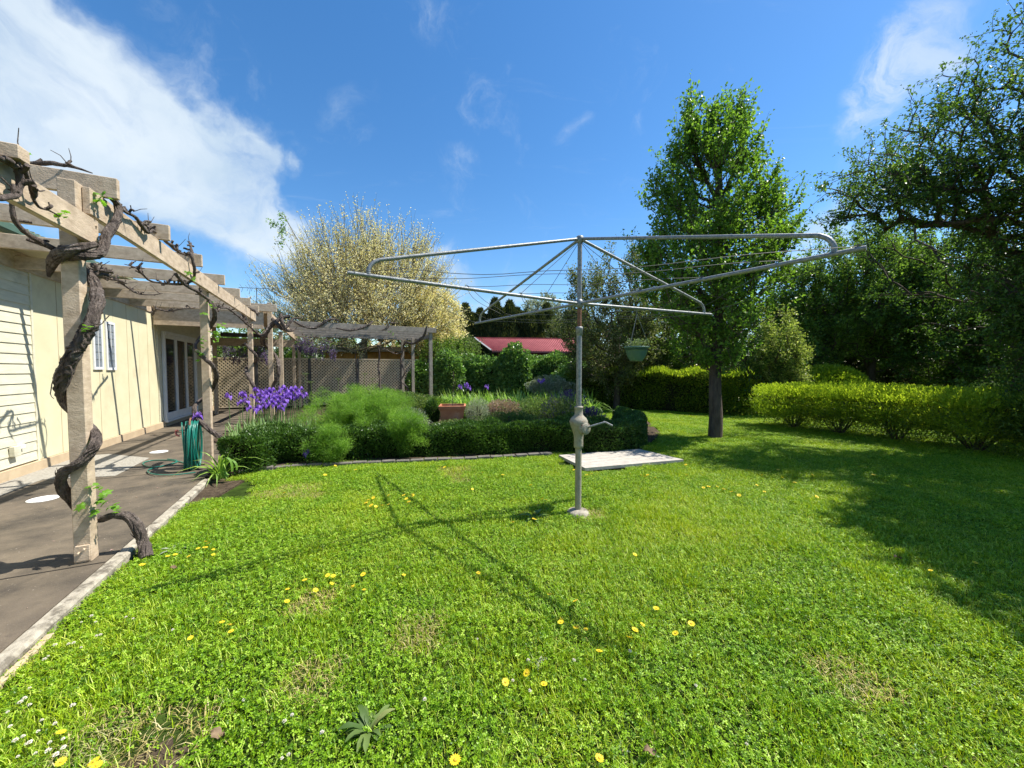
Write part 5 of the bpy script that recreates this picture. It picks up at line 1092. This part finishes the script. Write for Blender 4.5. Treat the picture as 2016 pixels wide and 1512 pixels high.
B('garden_shrub', 'leafy green shrub seen between the grey pergola posts', 838, 800, 11.5, (.9, .6, .30), 6000, .06, .6, 'l_mid', 224, amp=.18)
B('garden_shrub', 'loose green shrub behind the fennel under the grey pergola', 735, 795, 10.8, (1.5, .6, .35), 10000, .06, .5, 'l_herb', 227, amp=.2)
B('garden_shrub', 'white flecked weedy shrub at the foot of the creeper', 1080, 762, 14.9, (1.0, .25, .36), 5000, .07, .5, 'l_silver', 230, amp=.25, thick=.7, core=False)
# lavender with purple spikes
rng = np.random.default_rng(240)
for px, py, Y, w, h, lb in ((1118, 800, 8.3, .62, .48, 'large dark lavender bush with purple spikes behind the clothesline mast'), (1165, 822, 7.7, .36, .30, 'smaller lavender bush with violet spikes right of the mast')):
    x = (px - CX) / F * Y; th = Thing('lavender_bush', (x, Y, GZ), lb, 'shrub'); n = 3000; a = rng.uniform(0, 6.28, n); el = rng.uniform(.15, 1.5, n); D = np.c_[np.cos(a) * np.cos(el), np.sin(a) * np.cos(el), np.sin(el)]; s_ = rng.random(n) ** .7
    c = np.array([x, Y, .15]); P = c + D * s_[:, None] * np.array([w, w * .8, h * 1.5]); leaf_obj('foliage', P, D + rand_dir(rng, n) * .4, rng.uniform(.04, .09, n), .12, M['l_photinia'], th, rng)
    m_ = 420; a = rng.uniform(0, 6.28, m_); el = rng.uniform(.2, 1.5, m_); D = np.c_[np.cos(a) * np.cos(el), np.sin(a) * np.cos(el), np.sin(el)]; E_ = c + D * np.array([w, w * .8, h * 1.5]) * rng.uniform(.95, 1.2, (m_, 1)); ids = np.repeat(np.arange(m_), 12)
    leaf_obj('flower_spikes', E_[ids] + D[ids] * rng.uniform(0, .06, (len(ids), 1)) + rng.normal(0, .006, (len(ids), 3)), rand_dir(rng, len(ids)) + D[ids], rng.uniform(.012, .022, len(ids)), .7, M['petal_l'], th, rng)
# terracotta planter
pc_ = A(891, 797, 8.25); pot = Thing('terracotta_planter', (pc_[0], 8.25, GZ), 'square terracotta planter with a thin bare sapling standing in the bed', 'planter')
def taper(mb, c, z0, z1, h0, h1, rot=.12, t_=None):
    V = []
    for z, h in ((z0, h0), (z1, h1)):
        for sx, sy in ((-1, -1), (1, -1), (1, 1), (-1, 1)):
            x, y = sx * h, sy * h; V.append((c[0] + x * math.cos(rot) - y * math.sin(rot), c[1] + x * math.sin(rot) + y * math.cos(rot), z))
    return V
zt = pc_[2]; mb = MB(); pro = [(zt - .62, .20), (zt - .08, .265), (zt - .075, .285), (zt - .005, .292), (zt, .285), (zt, .255), (zt - .06, .25)]
V = []
for z, h in pro:
    V += taper(mb, pc_, z, z, h, h)[:4]
i = np.arange(len(pro) - 1)[:, None]; j = np.arange(4)[None]; mb.add(V, [np.stack([i * 4 + j, i * 4 + (j + 1) % 4, (i + 1) * 4 + (j + 1) % 4, (i + 1) * 4 + j], -1).reshape(-1, 4), [[3, 2, 1, 0]]]); mb.build('pot', M['terracotta'], pot)
mb = MB(); mb.add(taper(mb, pc_, zt - .06, zt - .05, .252, .252), [[[4, 5, 6, 7]]]); mb.build('potting_soil', M['soil'], pot)
MB().box([pc_[0] - .22, 8.03, GZ], (.44, 0, 0), (0, .44, 0), (0, 0, zt - .62 - GZ)).build('plinth_block', M['brick'], pot)
sp_ = MB().tube(catmull([pc_ - [0, 0, .06], pc_ + [.01, 0, .25], pc_ + [.03, 0, .55], pc_ + [.02, 0, .75]], .05), .008, 6); sp_.tube(catmull([pc_ + [.01, 0, .3], pc_ + [.06, 0, .45], pc_ + [.08, 0, .6]], .05), .005, 5); sp_.build('sapling_stem', M['bark'], pot)
n = 60; rng = np.random.default_rng(251); leaf_obj('sapling_leaves', pc_ + np.c_[rng.normal(.02, .05, n), rng.normal(0, .05, n), rng.uniform(.1, .8, n)], rand_dir(rng, n), .035, .5, M['l_mid'], pot, rng)
# wisteria
for k, (pts, lb, dens) in enumerate(((((432, 690, 13.6), (525, 690, 13.0)), 'purple wisteria hanging in shade under the patio roof', 46), (((588, 672, 12.6), (655, 680, 12.9)), 'mauve wisteria trusses hanging from the left end of the grey pergola', 34))):
    rng = np.random.default_rng(260 + k); a0, a1 = A(*pts[0]), A(*pts[1]); th = Thing('wisteria', (a0 + a1) / 2, lb, 'wisteria'); 
    MB().tube(catmull([a0 + [0, 0, .15], (a0 + a1) / 2 + [0, 0, .2], a1 + [0, 0, .1]], .06), .018, 7, groove=.08).build('branch', M['bark_vine'], th)
    for q in range(dens):
        s_ = rng.random(); p = a0 + (a1 - a0) * s_ + [rng.normal(0, .06), rng.normal(0, .2), rng.uniform(-.22, .25)]; L_ = rng.uniform(.15, .38) * (1 if k == 0 else 1.15); m_ = 110; z = rng.random(m_)
        P = p + np.c_[rng.normal(0, 1, m_) * .045 * (1.1 - z), rng.normal(0, 1, m_) * .045 * (1.1 - z), -z * L_]
        if q < 60: leaf_obj('flower_truss', P, rand_dir(rng, m_) + [0, 0, -.6], rng.uniform(.02, .04, m_), .8, M['petal_w'], th, rng)
    n = 700; P = a0 + (a1 - a0) * rng.random((n, 1)) + rng.normal(0, .12, (n, 3)); leaf_obj('foliage', P, rand_dir(rng, n), rng.uniform(.03, .06, n), .5, M['l_herb'], th, rng)

# ================================================================== THINGS BEYOND THE FENCE
shed = Thing('red_roofed_shed', (1.0, 23, 0), 'low shed with a bright red corrugated roof behind the creeper', 'shed')
E0, E1 = A(969, 690, 21.5), A(1160, 693, 21.5); R0_, R1_ = A(936, 665.5, 23.4), A(1153, 667.5, 23.4)
rm = MB(); n = 58
for i in range(n):
    f0, f1 = i / n, (i + 1) / n; a0 = E0 + (E1 - E0) * f0; a1 = E0 + (E1 - E0) * f1; b0 = R0_ + (R1_ - R0_) * f0; b1 = R0_ + (R1_ - R0_) * f1; up_ = np.array([0, 0, .045])
    am = a0 * .62 + a1 * .38; bm2 = b0 * .62 + b1 * .38; an_ = a0 * .3 + a1 * .7; bn = b0 * .3 + b1 * .7
    rm.add([a0, am, an_, a1, b0, bm2, bn, b1] , [[[0, 1, 5, 4]]]); rm.add([am, an_, bn, bm2] + np.array([[0, 0, 0], up_, up_, [0, 0, 0]]) * 1.0, [[[0, 1, 2, 3]]]); rm.add([an_ + up_, a1, b1, bn + up_], [[[0, 1, 2, 3]]])
rm.build('roof', M['red_roof'], shed)
MB().box(R0_ - [0, .06, 0], R1_ - R0_, (0, .14, 0), (0, 0, .05)).build('ridge_cap', M['red_roof'], shed)
MB().box(E0 - [0, .03, .1], E1 - E0, (0, .03, 0), (0, 0, .10)).build('fascia', M['red_roof'], shed)
MB().tube([R0_ + [-.05, -.02, .02], E0 + [-.05, -.02, .02]], .05, 4).build('barge_board', M['white'], shed)
MB().box([E0[0] + .3, 21.8, 0], (E1[0] - E0[0] - .5, 0, 0), (0, 1.4, 0), (0, 0, E0[2] - .12)).build('wall', M['red_wall'], shed)
og = Thing('timber_building', (-7, 21, 0), 'low orange timber building with a pale flat roof behind the lattice fence', 'building')
q0, q1 = A(640, 708, 20.5), A(848, 708, 20.5); zt = A(700, 693, 20.5)[2]
MB().box([q0[0], 20.5, 0], (q1[0] - q0[0], 0, 0), (0, 3, 0), (0, 0, zt)).build('wall', M['orange'], og)
MB().box([q0[0] - 1.2, 20.1, zt + .003], (q1[0] - q0[0] + 1.4, 0, 0), (0, 3.6, 0), (0, 0, .26)).build('roof', M['timber'], og)
bb = MB()
for i in range(9): bb.box([q0[0] + .3 + i * .62, 20.47, 0], (.05, 0, 0), (0, .028, 0), (0, 0, zt - .01))
bb.build('batten', M['orange'], og)
ant = Thing('television_antenna', A(505, 600, 14.5), 'thin television antenna standing above the patio roof', 'antenna')
c = A(505, 567, 14.5); MB().tube([A(506, 603, 14.5) - [0, 0, .6], c], .014, 6).build('mast', M['wire'], ant)
MB().tube([A(470, 566, 14.5), A(540, 569, 14.5)], .011, 6).build('boom', M['wire'], ant)
for px, l in ((478, .14), (489, .10), (493, .22), (497, .12), (520, .1), (530, .1)):
    q = A(px, 567, 14.5); MB().tube([q + [-.09, -.05, l], q, q + [-.09, .05, -l]], .006, 5).build('antenna_rod', M['wire'], ant)

# paver slab beside the hedge
cs_ = [G(1100, 897), G(1152, 923), G(1346, 906), G(1258, 885)]
pv = Thing('timber_platform', cs_[0], 'pale weathered boards laid flat as a platform beside the box hedge', 'platform')
a0, a1, a2, a3 = [np.array([c[0], c[1], 0.0]) for c in cs_]
nb = 6
for i in range(nb):
    f0, f1 = i / nb + .0022, (i + 1) / nb - .0022
    p0 = a1 + (a0 - a1) * f0; p1 = a1 + (a0 - a1) * f1; q0 = a2 + (a3 - a2) * f0; q1 = a2 + (a3 - a2) * f1
    mb = MB(); V = [p0, q0, q1, p1]; mb.add([v + [0, 0, -.035] for v in V] + [v + [0, 0, .012] for v in V], [[[3, 2, 1, 0], [4, 5, 6, 7], [0, 1, 5, 4], [1, 2, 6, 5], [2, 3, 7, 6], [3, 0, 4, 7]]]); mb.build('board', M['concrete'], pv)
for f in (.05, .95):
    p0 = a1 + (a2 - a1) * f; p1 = a0 + (a3 - a0) * f; MB().box(p0 + [0, 0, -.1], (p1 - p0), unit(a2 - a1) * .06, (0, 0, .063)).build('bearer', M['fence_dark'], pv)

# ================================================================== LAWN (clover and grass tiles set out by geometry nodes)
TS = .30
def tile(name, ncl, nbl, nst, seed, tall=1.0, cs=1.0):
    rng = np.random.default_rng(seed); Vs = []; Fs = []; rn = []; mi = []; n0 = 0; hs = TS / 2 * 1.06
    if ncl:
        x = rng.uniform(-hs, hs, (ncl, 2)); z = rng.uniform(.008, .045, ncl) * tall; nrm = unit(np.c_[rng.normal(0, .60, ncl), rng.normal(0, .60, ncl), np.ones(ncl)])
        a0 = rng.uniform(0, 6.28, ncl); sz = rng.uniform(.0055, .0115, ncl) * cs
        t1 = unit(np.cross(nrm, np.array([0.3, 1, 0.1]))); t2 = np.cross(nrm, t1); C0 = np.c_[x, z]; r_ = rng.random(ncl) * .9
        for q in range(3):
            a = a0 + q * 2.094; d = t1 * np.cos(a)[:, None] + t2 * np.sin(a)[:, None]; s_ = np.cross(nrm, d); S_ = sz[:, None]
            V = np.empty((ncl, 4, 3)); V[:, 0] = C0; V[:, 1] = C0 + d * S_ * .75 + s_ * S_ * .48 + nrm * S_ * .14; V[:, 2] = C0 + d * S_ * 1.15 - nrm * S_ * .05; V[:, 3] = C0 + d * S_ * .75 - s_ * S_ * .48 + nrm * S_ * .14
            Vs.append(V.reshape(-1, 3)); Fs.append(np.arange(ncl * 4).reshape(-1, 4) + n0); rn.append(np.repeat(r_, 4)); mi.append(np.zeros(ncl)); n0 += ncl * 4
    for cnt, mid, hh in ((nbl, 1, (.018, .062)), (nst, 2, (.01, .05))):
        if not cnt: continue
        x = rng.uniform(-hs, hs, (cnt, 2)); h = rng.uniform(*hh, cnt) * tall; a = rng.uniform(0, 6.28, cnt); ln = rng.uniform(.15, 1.1, cnt) if mid == 1 else rng.uniform(.6, 2.2, cnt)
        out = np.c_[np.cos(a), np.sin(a), np.zeros(cnt)]; sd = np.c_[-out[:, 1], out[:, 0], np.zeros(cnt)] * rng.uniform(.0011, .0021, (cnt, 1)); B0 = np.c_[x, np.zeros(cnt)]
        V = np.empty((cnt, 5, 3)); V[:, 0] = B0 - sd; V[:, 1] = B0 + sd; md = B0 + out * (h * ln * .35)[:, None] + np.array([0, 0, 1]) * (h * .62)[:, None]; V[:, 2] = md + sd * .85; V[:, 3] = md - sd * .85
        V[:, 4] = B0 + out * (h * ln)[:, None] + np.array([0, 0, 1]) * h[:, None] * (1 if mid == 1 else .7)
        Vs.append(V.reshape(-1, 3)); b_ = np.arange(cnt)[:, None] * 5 + n0; Q = b_ + np.array([0, 1, 2, 3]); T3 = b_ + np.array([3, 2, 4, 4])
        Fs.append(Q); mi.append(np.full(cnt, mid)); Fs.append(T3[:, :4]); mi.append(np.full(cnt, mid)); rn.append(np.repeat(rng.random(cnt), 5)); n0 += cnt * 5
    V = np.vstack(Vs); F4 = np.vstack(Fs); mi = np.concatenate(mi); quad = F4[:, 2] != F4[:, 3]
    tri = F4[:, 2] == F4[:, 3]
    Ft = F4[tri][:, :3]; Ft = Ft
    ob = link_mesh(name, V, [F4[quad], Ft], [M['clover'], M['blade'], M['straw']], rnd=np.concatenate(rn), midx=np.concatenate([mi[quad], mi[tri]]))
    C.objects.unlink(ob); return ob
tcol = bpy.data.collections.new('lawn_tiles')
T3fix = None
specs = [('a', 820, 260, 6), ('b', 760, 420, 8), ('c', 560, 700, 10), ('d', 480, 900, 14), ('e', 260, 1250, 30), ('f', 200, 1350, 60), ('g', 120, 500, 420), ('h', 40, 120, 260)]
for i, (nm, a_, b_, c_) in enumerate(specs): tcol.objects.link(tile('tile_' + nm, a_, b_, c_, 300 + i))
from mathutils import noise as mn
def inside(p, poly):
    c = False; n = len(poly); j = n - 1
    for i in range(n):
        if (poly[i][1] > p[1]) != (poly[j][1] > p[1]) and p[0] < (poly[j][0] - poly[i][0]) * (p[1] - poly[i][1]) / (poly[j][1] - poly[i][1]) + poly[i][0]: c = not c
        j = i
    return c
SLAB = [G(1096, 898), G(1150, 925), G(1350, 906), G(1258, 883)]
rg = np.random.default_rng(400); pts = []; idx = []; rots = []; scl = []
dry = [(G(250, 1430), .28), (G(235, 1500), .3), (G(615, 1375), .16), (G(855, 1250), .13), (G(600, 1165), .2), (G(1625, 1290), .12), (G(1690, 1350), .1), (G(580, 960), .35), (G(900, 925), .3), (G(1180, 1000), .14), (G(790, 1330), .14)]
bare = [(G(285, 1490), .16), (G(240, 1510), .12), (G(460, 955), .12), (G(490, 945), .1)]
y = .9
while y < 17:
    x = -1.55 * y - 1.5
    while x < 1.5 * y + 2.0:
        p = np.array([x + rg.uniform(-.02, .02), y + rg.uniform(-.02, .02), GZ]); x += TS
        u_ = p @ DU
        if u_ < -1.345: continue
        if inside(p, BED): continue
        if inside(p, SLAB): continue
        if u_ < -1.02 and p @ DV > 5.35: continue
        if any(np.linalg.norm(p[:2] - q[:2]) < r_ for q, r_ in bare): k = 7
        elif any(np.linalg.norm(p[:2] - q[:2]) < r_ * (.8 + .5 * rg.random()) for q, r_ in dry): k = 6
        else:
            v_ = mn.noise(Vector((p[0] * .75, p[1] * .75, 3.1))) * 2.2 + mn.noise(Vector((p[0] * 2.6, p[1] * 2.6, 8.1))) * 1.3 + rg.normal(0, .25)
            v_ += .55 if math.hypot(p[0] - 1.6, p[1] - 4.4) < 1.6 else 0
            v_ += -.35 if p[0] < -.6 else 0
            k = int(np.clip(2.4 + v_ * 1.9, 0, 5))
        pts.append(p); idx.append(k); rots.append(rg.integers(0, 4) * math.pi / 2 + rg.normal(0, .08)); scl.append(rg.uniform(.75, 1.35) * (1.0 + .25 * mn.noise(Vector((p[0] * 1.3, p[1] * 1.3, 1)))))
    y += TS
vv_ = .2
while vv_ < 5.4:
    p = W(-1.35 + rg.normal(0, .02), vv_, GZ)
    if not any(np.linalg.norm(p[:2] - q[:2]) < r_ for q, r_ in bare): pts.append(p); idx.append(int(rg.integers(0, 4))); rots.append(TH + rg.integers(0, 4) * math.pi / 2); scl.append(rg.uniform(.7, 1.0))
    vv_ += .24
ed = catmull([G(480, 935), G(520, 929), G(600, 923), G(700, 918), G(800, 913), G(900, 909), G(1000, 904), G(1085, 899)], .22)
for p in ed: pts.append(np.array([p[0], p[1], GZ])); idx.append(int(rg.integers(1, 5))); rots.append(rg.uniform(0, .3)); scl.append(rg.uniform(.9, 1.3))
me = bpy.data.meshes.new('grass'); me.vertices.add(len(pts)); me.vertices.foreach_set('co', np.array(pts, dtype=np.float32).ravel())
a = me.attributes.new('kidx', 'INT', 'POINT'); a.data.foreach_set('value', np.array(idx, dtype=np.int32))
a = me.attributes.new('rotz', 'FLOAT', 'POINT'); a.data.foreach_set('value', np.array(rots, dtype=np.float32))
a = me.attributes.new('sclz', 'FLOAT', 'POINT'); a.data.foreach_set('value', np.array(scl, dtype=np.float32))
grass = bpy.data.objects.new('grass', me); C.objects.link(grass); tag(grass, 'bright green mown lawn of clover and short grass', 'lawn', kind='stuff')
ng = bpy.data.node_groups.new('lawn_tiles', 'GeometryNodeTree')
ng.interface.new_socket('Geometry', in_out='INPUT', socket_type='NodeSocketGeometry'); ng.interface.new_socket('Geometry', in_out='OUTPUT', socket_type='NodeSocketGeometry')
gi = ng.nodes.new('NodeGroupInput'); go = ng.nodes.new('NodeGroupOutput'); ci = ng.nodes.new('GeometryNodeCollectionInfo'); ci.inputs['Collection'].default_value = tcol
ci.inputs['Separate Children'].default_value = True; ci.inputs['Reset Children'].default_value = True
ip = ng.nodes.new('GeometryNodeInstanceOnPoints'); ip.inputs['Pick Instance'].default_value = True
def attr(nm, ty):
    n = ng.nodes.new('GeometryNodeInputNamedAttribute'); n.data_type = ty; n.inputs['Name'].default_value = nm; return n.outputs['Attribute']
cx_ = ng.nodes.new('ShaderNodeCombineXYZ'); ng.links.new(attr('rotz', 'FLOAT'), cx_.inputs[2])
cs2_ = ng.nodes.new('ShaderNodeCombineXYZ'); cs2_.inputs[0].default_value = 1.04; cs2_.inputs[1].default_value = 1.04; ng.links.new(attr('sclz', 'FLOAT'), cs2_.inputs[2])
ng.links.new(gi.outputs[0], ip.inputs['Points']); ng.links.new(ci.outputs[0], ip.inputs['Instance']); ng.links.new(attr('kidx', 'INT'), ip.inputs['Instance Index'])
ng.links.new(cx_.outputs[0], ip.inputs['Rotation']); ng.links.new(cs2_.outputs[0], ip.inputs['Scale']); ng.links.new(ip.outputs[0], go.inputs[0])
md = grass.modifiers.new('tiles', 'NODES'); md.node_group = ng

# ---- yellow daisies, clover heads, weeds and dead leaves in the lawn
dz = Thing('yellow_daisy', (0, 0, 0), 'yellow daisy like capeweed flower open in the lawn', 'flower', 'yellow flowers scattered over the lawn'); rng = np.random.default_rng(420)
mb = MB(); 
for k in range(15):
    a = k * 2 * math.pi / 15; d = np.array([math.cos(a), math.sin(a), .18]); s_ = np.array([-math.sin(a), math.cos(a), 0]) * .0042
    mb.add([d * .005, d * .016 + s_, d * .024 + [0, 0, rng.normal(0, .001)], d * .016 - s_], [[[0, 1, 2, 3]]])
ob = mb.build('petals', M['petal_y'], dz); a_ = ob.data.attributes.new('rnd', 'FLOAT', 'POINT'); a_.data.foreach_set('value', rng.random(60).astype(np.float32))
M['eye'] = surf('flower_eye', (.45, .28, .02), (.6, .4, .04), 40, .8, 0)
MB().lathe([(.001, .006), (.005, .006), (.0065, .002), (.005, -.003)], (0, 0, 0), 10).build('flower_centre', M['eye'], dz, True)
MB().tube([(0, 0, 0), (.004, 0, -.05)], .0015, 5).build('stem', M['l_strap'], dz)
DP = [(896, 1497), (1180, 1493), (995, 1343), (1037, 1325), (1071, 1347), (1180, 1282), (1106, 1218), (1104, 1225), (1361, 1228), (1330, 1247), (1250, 1240), (1153, 1240), (1135, 1235), (1239, 1255), (1265, 1230), (1292, 1198), (375, 1256), (437, 1225), (453, 1230), (455, 1243), (566, 1160), (565, 1184), (600, 1142), (621, 1162), (645, 1133), (656, 1134), (653, 1149), (715, 1131), (717, 1161), (694, 1155), (795, 1132), (942, 1128), (1082, 1170), (1133, 1183), (280, 1112), (330, 1095), (345, 1092), (372, 1095), (390, 1080), (404, 1078), (410, 1070), (420, 1082), (420, 1092), (405, 1066), (721, 990), (725, 984), (735, 980), (731, 995), (740, 997), (752, 995), (765, 993), (795, 975), (800, 982), (805, 988), (765, 975), (812, 975), (1024, 1010), (1030, 1008), (1053, 1010), (1052, 1022), (1068, 982), (1075, 984), (1010, 1028), (1155, 935), (1165, 933), (1240, 932), (1262, 935), (1270, 938), (1275, 935), (1290, 940), (1352, 935), (1358, 922), (1385, 960), (1395, 958), (1412, 958), (1425, 963), (1440, 968), (1470, 925), (1500, 935), (1540, 940), (1565, 950), (1600, 935), (1608, 978), (1720, 935), (1920, 1108), (1832, 1123), (1490, 955), (1505, 968), (1532, 925), (1350, 915), (845, 905), (868, 903), (905, 902), (1000, 902), (990, 935), (964, 940), (1045, 955), (930, 963), (770, 905), (640, 935), (700, 925), (660, 917), (875, 920), (950, 930), (560, 970), (120, 1500), (185, 1500), (190, 1507), (120, 1442), (1455, 975), (1130, 925), (1250, 1092)]
for k, (px, py) in enumerate(DP):
    c = G(px, py, -.004); big = .78 if py > 1050 else 1.0; sc_ = rng.uniform(.8, 1.2) * big
    if k == 0: dz.o.location = c
    else: q = copytree(dz.o, c, rng.uniform(0, 6.28), scale=sc_); q.rotation_euler = (rng.normal(0, .25), rng.normal(0, .25), rng.uniform(0, 6.28))
cf = Thing('clover_flower', (0, 0, 0), 'small pinkish white clover flower head in the lawn', 'flower', 'white clover flowers in the lawn')
n = 60; D = rand_dir(rng, n); D[:, 2] = np.abs(D[:, 2]) * .9; leaf_obj('flower_head', D * .003, D, .0075, .45, M['petal_c'], cf, rng); MB().tube([(0, 0, 0), (0, .003, -.05)], .001, 4).build('stem', M['l_strap'], cf)
CF = [(180, 1213), (188, 1225), (160, 1225), (248, 1215), (262, 1218), (190, 1252), (198, 1250), (108, 1270), (135, 1268), (145, 1266), (160, 1275), (95, 1292), (88, 1298), (143, 1389), (58, 1355), (48, 1375), (58, 1388), (40, 1383), (82, 1418), (108, 1425), (15, 1402), (30, 1458), (45, 1450), (52, 1465), (58, 1462), (98, 1462), (95, 1478), (124, 1455), (125, 1472), (70, 1483), (110, 1486), (340, 1240), (480, 1378), (575, 1408), (560, 1420), (555, 1493), (568, 1486), (634, 1442), (940, 1258), (836, 1377), (1040, 1300), (1043, 1360), (1152, 1338), (1240, 1282), (1010, 1340), (1470, 1465), (1370, 1350), (1550, 1200), (1130, 1300), (20, 1430), (75, 1440), (35, 1490)]
for k, (px, py) in enumerate(CF):
    c = G(px, py, -.004)
    if k == 0: cf.o.location = c
    else: copytree(cf.o, c, rng.uniform(0, 6.28), scale=rng.uniform(.6, 1.05))
def rosette(label, px, py, n, ln, seed, mat='l_iris', up=.5):
    rng = np.random.default_rng(seed); c = G(px, py, GZ + .01); th = Thing('weed_plant', c, label, 'weed'); V = []; Fq = []; rn = []; k0 = 0
    for k in range(n):
        a = k * 2.4 + rng.normal(0, .2); L_ = ln * rng.uniform(.6, 1.1); out = np.array([math.cos(a), math.sin(a), 0]); sd = np.array([-out[1], out[0], 0]); r_ = rng.random(); e = rng.uniform(.35, 1.1) * up
        for s_ in np.linspace(0, 1, 7):
            p = c + out * L_ * s_ + np.array([0, 0, 1]) * L_ * e * (s_ * 1.5 - 1.0 * s_ ** 2); w = L_ * .125 * (1 + .18 * math.sin(s_ * 14 + k)) * (math.sin(min(1, s_ * .93 + .05) * math.pi) ** .7) * (.5 + .7 * s_)
            V += [p - sd * w + [0, 0, w * .25], p, p + sd * w + [0, 0, w * .25]]; rn += [r_] * 3
        for q in range(6): i = k0 + q * 3; Fq += [[i, i + 1, i + 4, i + 3], [i + 1, i + 2, i + 5, i + 4]]
        k0 += 21
    link_mesh('leaves', V, [Fq], M[mat], th.o, th.loc, True, rn)
rosette('large broad leaved weed rosette in the lower middle of the lawn', 727, 1445, 26, .115, 430, 'l_herb', 1.0)
rosette('small rounded weed in the lawn left of the clothesline base', 1050, 1022, 16, .16, 431, 'l_mid', .6)
rosette('weed with grey leaves at the base of the vine trunk', 345, 1085, 10, .12, 432, 'l_silver')
rosette('small pale weed right of the lone daisy pair', 1060, 1305, 9, .06, 433, 'l_silver', .4)
rosette('pale rounded weed leaf low in the lawn right of centre', 1218, 1475, 6, .05, 434, 'l_silver', .2)
for px, py, s_, lab in ((428, 1447, .062, 'curled pale brown dead leaf lying on the lower left lawn'), (1280, 1480, .05, 'crumpled brown dead leaf near the bottom edge of the lawn'), (342, 1118, .05, 'small dead leaf on the lawn beside the vine trunk'), (1768, 1098, .06, 'brown dead leaf in the tree shade on the right of the lawn')):
    c = G(px, py, .0); V = []; m_ = 9
    for i in range(m_):
        for j in range(5):
            s1, s2 = i / (m_ - 1), j / 4 - .5; w = .5 * math.sin(math.pi * (s1 * .9 + .07)) * (1 + .25 * math.sin(s1 * 19)); V.append(c + [s_ * (s1 - .5), s_ * s2 * w * 1.3, s_ * (.30 * abs(s2) + .16 * math.sin(s1 * 6) + .05 * rng.normal())])
    i = np.arange(m_ - 1)[:, None]; j = np.arange(4)[None]; mb = MB(); mb.add(V, [np.stack([i * 5 + j, (i + 1) * 5 + j, (i + 1) * 5 + j + 1, i * 5 + j + 1], -1).reshape(-1, 4)])
    tag(mb.build('dead_leaf', M['dead'], smooth=True), lab, 'leaf')

# dry leaves and petals fallen on the patio
rng = np.random.default_rng(500); n = 260; uu = rng.uniform(-3.8, -1.65, n); vv = rng.uniform(1.0, 11, n); vv[:90] = rng.uniform(5.6, 7.6, 90); uu[:90] = rng.uniform(-2.3, -1.6, 90)
P = np.array([W(a, b, .004) for a, b in zip(uu, vv)]); D = rand_dir(rng, n); D[:, 2] = np.abs(D[:, 2]) * .15
o_ = leaf_obj('leaf_litter', P, D, rng.uniform(.008, .03, n), .5, M['l_pink'], None, rng, flat=.95); tag(o_, kind='stuff')
